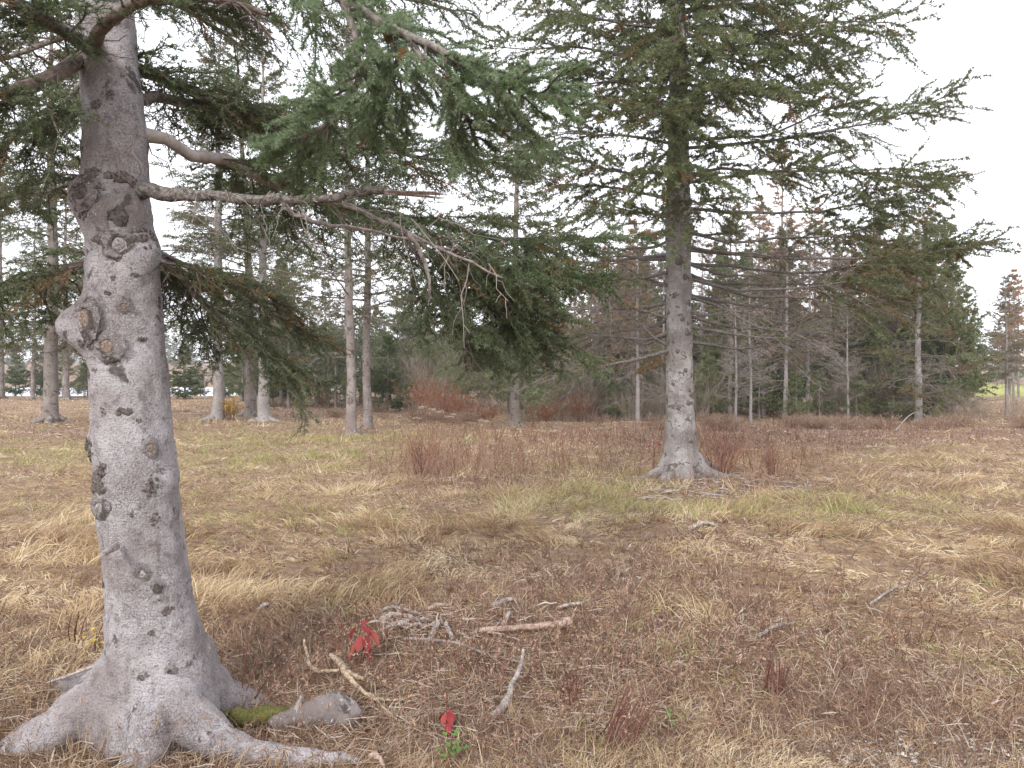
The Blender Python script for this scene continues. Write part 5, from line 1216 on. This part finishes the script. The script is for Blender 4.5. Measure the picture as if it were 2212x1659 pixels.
stems(ground(1060, 1480), 'thin scattered red stems in the foreground litter', 6, 0.18, (0.0, 0), 0.12)
stems(ground(1960, 1380), 'thin red stems in the tan grass at right', 4, 0.2, (0.1, 0), 0.05)

# small twig litter, wood chips by the two big trees, pebbles at the lower right
def twig_litter():
    mb = MB()
    spec = [(960, 1370, 190, 55, 260, 0.10), (900, 1352, 110, 22, 70, 0.22), (1130, 1330, 160, 26, 50, 0.16), (780, 1540, 150, 40, 90, 0.2), (1000, 1520, 420, 90, 900, 0.13), (1500, 1060, 150, 22, 260, 0.18), (1680, 1042, 200, 16, 90, 0.2), (400, 1640, 380, 50, 380, 0.14), (1500, 1420, 500, 120, 500, 0.12), (150, 935, 60, 10, 40, 0.5), (1113, 928, 60, 6, 30, 0.4), (60, 1560, 120, 60, 150, 0.12)]
    for (u, v, du, dv, n, L) in spec:
        uu = u + RNG.normal(0, 0.6, n) * du; vv = np.minimum(np.maximum(v + RNG.normal(0, 0.6, n) * dv, 880), 1700)
        d = EYE * FP / (vv - HV); x = (uu - CU) / FP * d; a = RNG.uniform(0, 6.28, n); le = L * RNG.uniform(0.3, 1.3, n)
        q = np.linspace(-0.5, 0.5, 4)[None]
        X = x[:, None] + np.cos(a)[:, None] * le[:, None] * q; Y = d[:, None] + np.sin(a)[:, None] * le[:, None] * q
        Zq = height(X, Y) + 0.012 + RNG.uniform(0, 0.035, n)[:, None] + (RNG.normal(0, 0.12, n) * le)[:, None] * q
        Q = np.stack([X, Y, Zq], -1); Q[:, 1:3] += RNG.normal(0, 0.03, (n, 2, 3)) * le[:, None, None]
        r = np.maximum(RNG.uniform(0.0014, 0.0035, n) * (2.3 if L in (0.22, 0.16) else 1.0), 0.0004 * d)[:, None] * np.array([0.7, 1, 0.9, 0.5])
        tubes(mb, Q, r, 4, np.clip(RNG.normal(0.62, 0.25, n), 0, 1))
    mb.build('twig_litter', M['litter'], label='fallen grey twigs strewn over the ground by the big trees', category='twigs', kind='stuff')
twig_litter()
def root_litter():
    from mathutils.bvhtree import BVHTree
    dg = bpy.context.evaluated_depsgraph_get()
    bv = BVHTree.FromObject(tr, dg)
    mb = MB(); pts = []
    for k in range(9000):
        x, y = fb[0] + RNG.normal(0, 0.42), 3.42 + RNG.normal(0, 0.26)
        h = bv.ray_cast(Vector((x, y, 0.5)), Vector((0, 0, -1)))
        if h[0] is not None and h[1].z > 0.35 and h[0].z > height(x, y) - 0.01 and RNG.random() < math.exp(-h[0].z * 13): pts.append((x, y, h[0].z, *h[1]))
    p = np.array(pts); n = len(p); a = RNG.uniform(0, 6.28, n); nz = p[:, 3:6]
    t1 = nrm(np.cross(nz, np.stack([np.cos(a), np.sin(a), 0 * a], -1))); L = RNG.uniform(0.012, 0.045, n)[:, None]
    t2 = np.cross(nz, t1) * RNG.uniform(0.0010, 0.0028, n)[:, None]; b = p[:, :3] + nz * 0.004
    V = np.stack([b - t2 - t1 * L / 2, b + t2 - t1 * L / 2, b + t1 * L / 2 + nz * RNG.uniform(0.0, 0.02, n)[:, None]], 1).reshape(-1, 3)
    mb.add(V, t=np.arange(n * 3).reshape(-1, 3), val=np.repeat(np.clip(RNG.normal(0.40, 0.3, n), 0, 1), 3))
    mb.build('root_litter', M['litter'], smooth=False, label='brown needle litter caught on the roots of the foreground tree', category='litter', kind='stuff')
root_litter()
def chips():
    for k in range(40):
        if k < 28: u = RNG.normal(1500, 60); v = RNG.uniform(1042, 1085)
        else: u = RNG.normal(1640, 70); v = RNG.uniform(1040, 1062)
        L = RNG.uniform(0.07, 0.30); a = RNG.normal(0.2, 0.9); p = gp(u, v, 0.03)
        d = np.array([math.cos(a), math.sin(a), RNG.normal(0, 0.08)])
        stick('wood_chip', [p - d * L / 2, p + Z3 * 0.012, p + d * L / 2], [0.006, RNG.uniform(0.008, 0.018), 0.004], ('dead_wood', 'grey_stick', 'dead_wood')[k % 3], sides=5, n=6, jit=0.004, wob=0.4,
              label='splintered wood chip on the ground before the second spruce' if k < 28 else 'wood chip on the ground right of the second spruce roots', category='wood chip', group='wood chips before the second spruce' if k < 28 else 'wood chips right of the second spruce')
chips()
def pebbles():
    mb = MB(); n = 1500
    u = 1980 + RNG.normal(0, 0.6, n) * 420; v = np.minimum(1640 + RNG.normal(0, 0.6, n) * 60, 1720)
    k_ = RNG.random(n) < 0.12; u = np.where(k_, 1130 + RNG.normal(0, 90, n), u); v = np.where(k_, 1650 + RNG.normal(0, 12, n), v)
    d = EYE * FP / (v - HV); x = (u - CU) / FP * d; z = height(x, d)
    o = np.array([(1, 0, 0), (0, 1, 0), (-1, 0, 0), (0, -1, 0), (0, 0, 0.8), (0, 0, -0.6), (.6, .6, .45), (-.6, .6, .45), (-.6, -.6, .45), (.6, -.6, .45)], float)
    f = np.array([(4, 6, 7), (4, 7, 8), (4, 8, 9), (4, 9, 6), (0, 1, 6), (6, 1, 7), (1, 2, 7), (7, 2, 8), (2, 3, 8), (8, 3, 9), (3, 0, 9), (9, 0, 6)])
    r = 0.003 + 0.009 * RNG.random(n) ** 3
    V = o[None] * r[:, None, None] * RNG.uniform(0.6, 1.25, (n, 10, 3))
    V = V + np.stack([x, d, z + 0.006], -1)[:, None]
    F_ = (np.arange(n)[:, None, None] * 10 + f[None]).reshape(-1, 3)
    mb.add(V.reshape(-1, 3), t=F_, val=np.repeat(RNG.random(n), 10))
    mb.build('gravel', M['stone'], smooth=False, label='pale gravel stones in the bare ground at lower right', category='gravel', kind='stuff')
pebbles()
# a pale fallen branch propped up at the wood edge
fb_ = stick('propped_branch', [gp(1935, 936, .05), gp(1960, 930, .25) + np.array([0, 0, .15]), gp(1974, 925, .46)], [0.016, 0.015, 0.012], 'grey_stick', n=8, label='bent pale dead branch propped at the right wood edge', category='branch')
o_ = np.array(fb_.location)
mb = MB(); tubes(mb, crom(np.array([gp(1974, 925, .46), gp(1990, 926, .45), gp(2015, 927, .3)]) - o_, 7), np.linspace(0.013, 0.006, 7), 6); mb.build('fork', M['grey_stick'], fb_)

used_protos = [o for o in bpy.data.objects if o.parent is None and o.location.z < -400]
for o in used_protos:
    for c in list(o.children): bpy.data.objects.remove(c)
    bpy.data.objects.remove(o)

# added haze volume that lifts the dark tones, standing in for lens glare
hm = bpy.data.materials.new('added_haze'); hm.use_nodes = True
hn = hm.node_tree; hn.nodes.clear()
ho = hn.nodes.new('ShaderNodeOutputMaterial'); pv = hn.nodes.new('ShaderNodeVolumePrincipled')
pv.inputs['Color'].default_value = (0.97, 0.98, 1.0, 1); pv.inputs['Density'].default_value = 0.0007; pv.inputs['Anisotropy'].default_value = 0.1
hn.links.new(pv.outputs[0], ho.inputs['Volume'])
mb = MB()
x0, x1, y0, y1, z0_, z1_ = -960, 960, -400, 1260, -5.0, 40.0
mb.add([(x0, y0, z0_), (x1, y0, z0_), (x1, y1, z0_), (x0, y1, z0_), (x0, y0, z1_), (x1, y0, z1_), (x1, y1, z1_), (x0, y1, z1_)],
       q=[(3, 2, 1, 0), (4, 5, 6, 7), (0, 1, 5, 4), (1, 2, 6, 5), (2, 3, 7, 6), (3, 0, 4, 7)])
mb.build('haze', hm, smooth=False, label='thin added haze paling the meadow and woods', category='haze', kind='stuff')
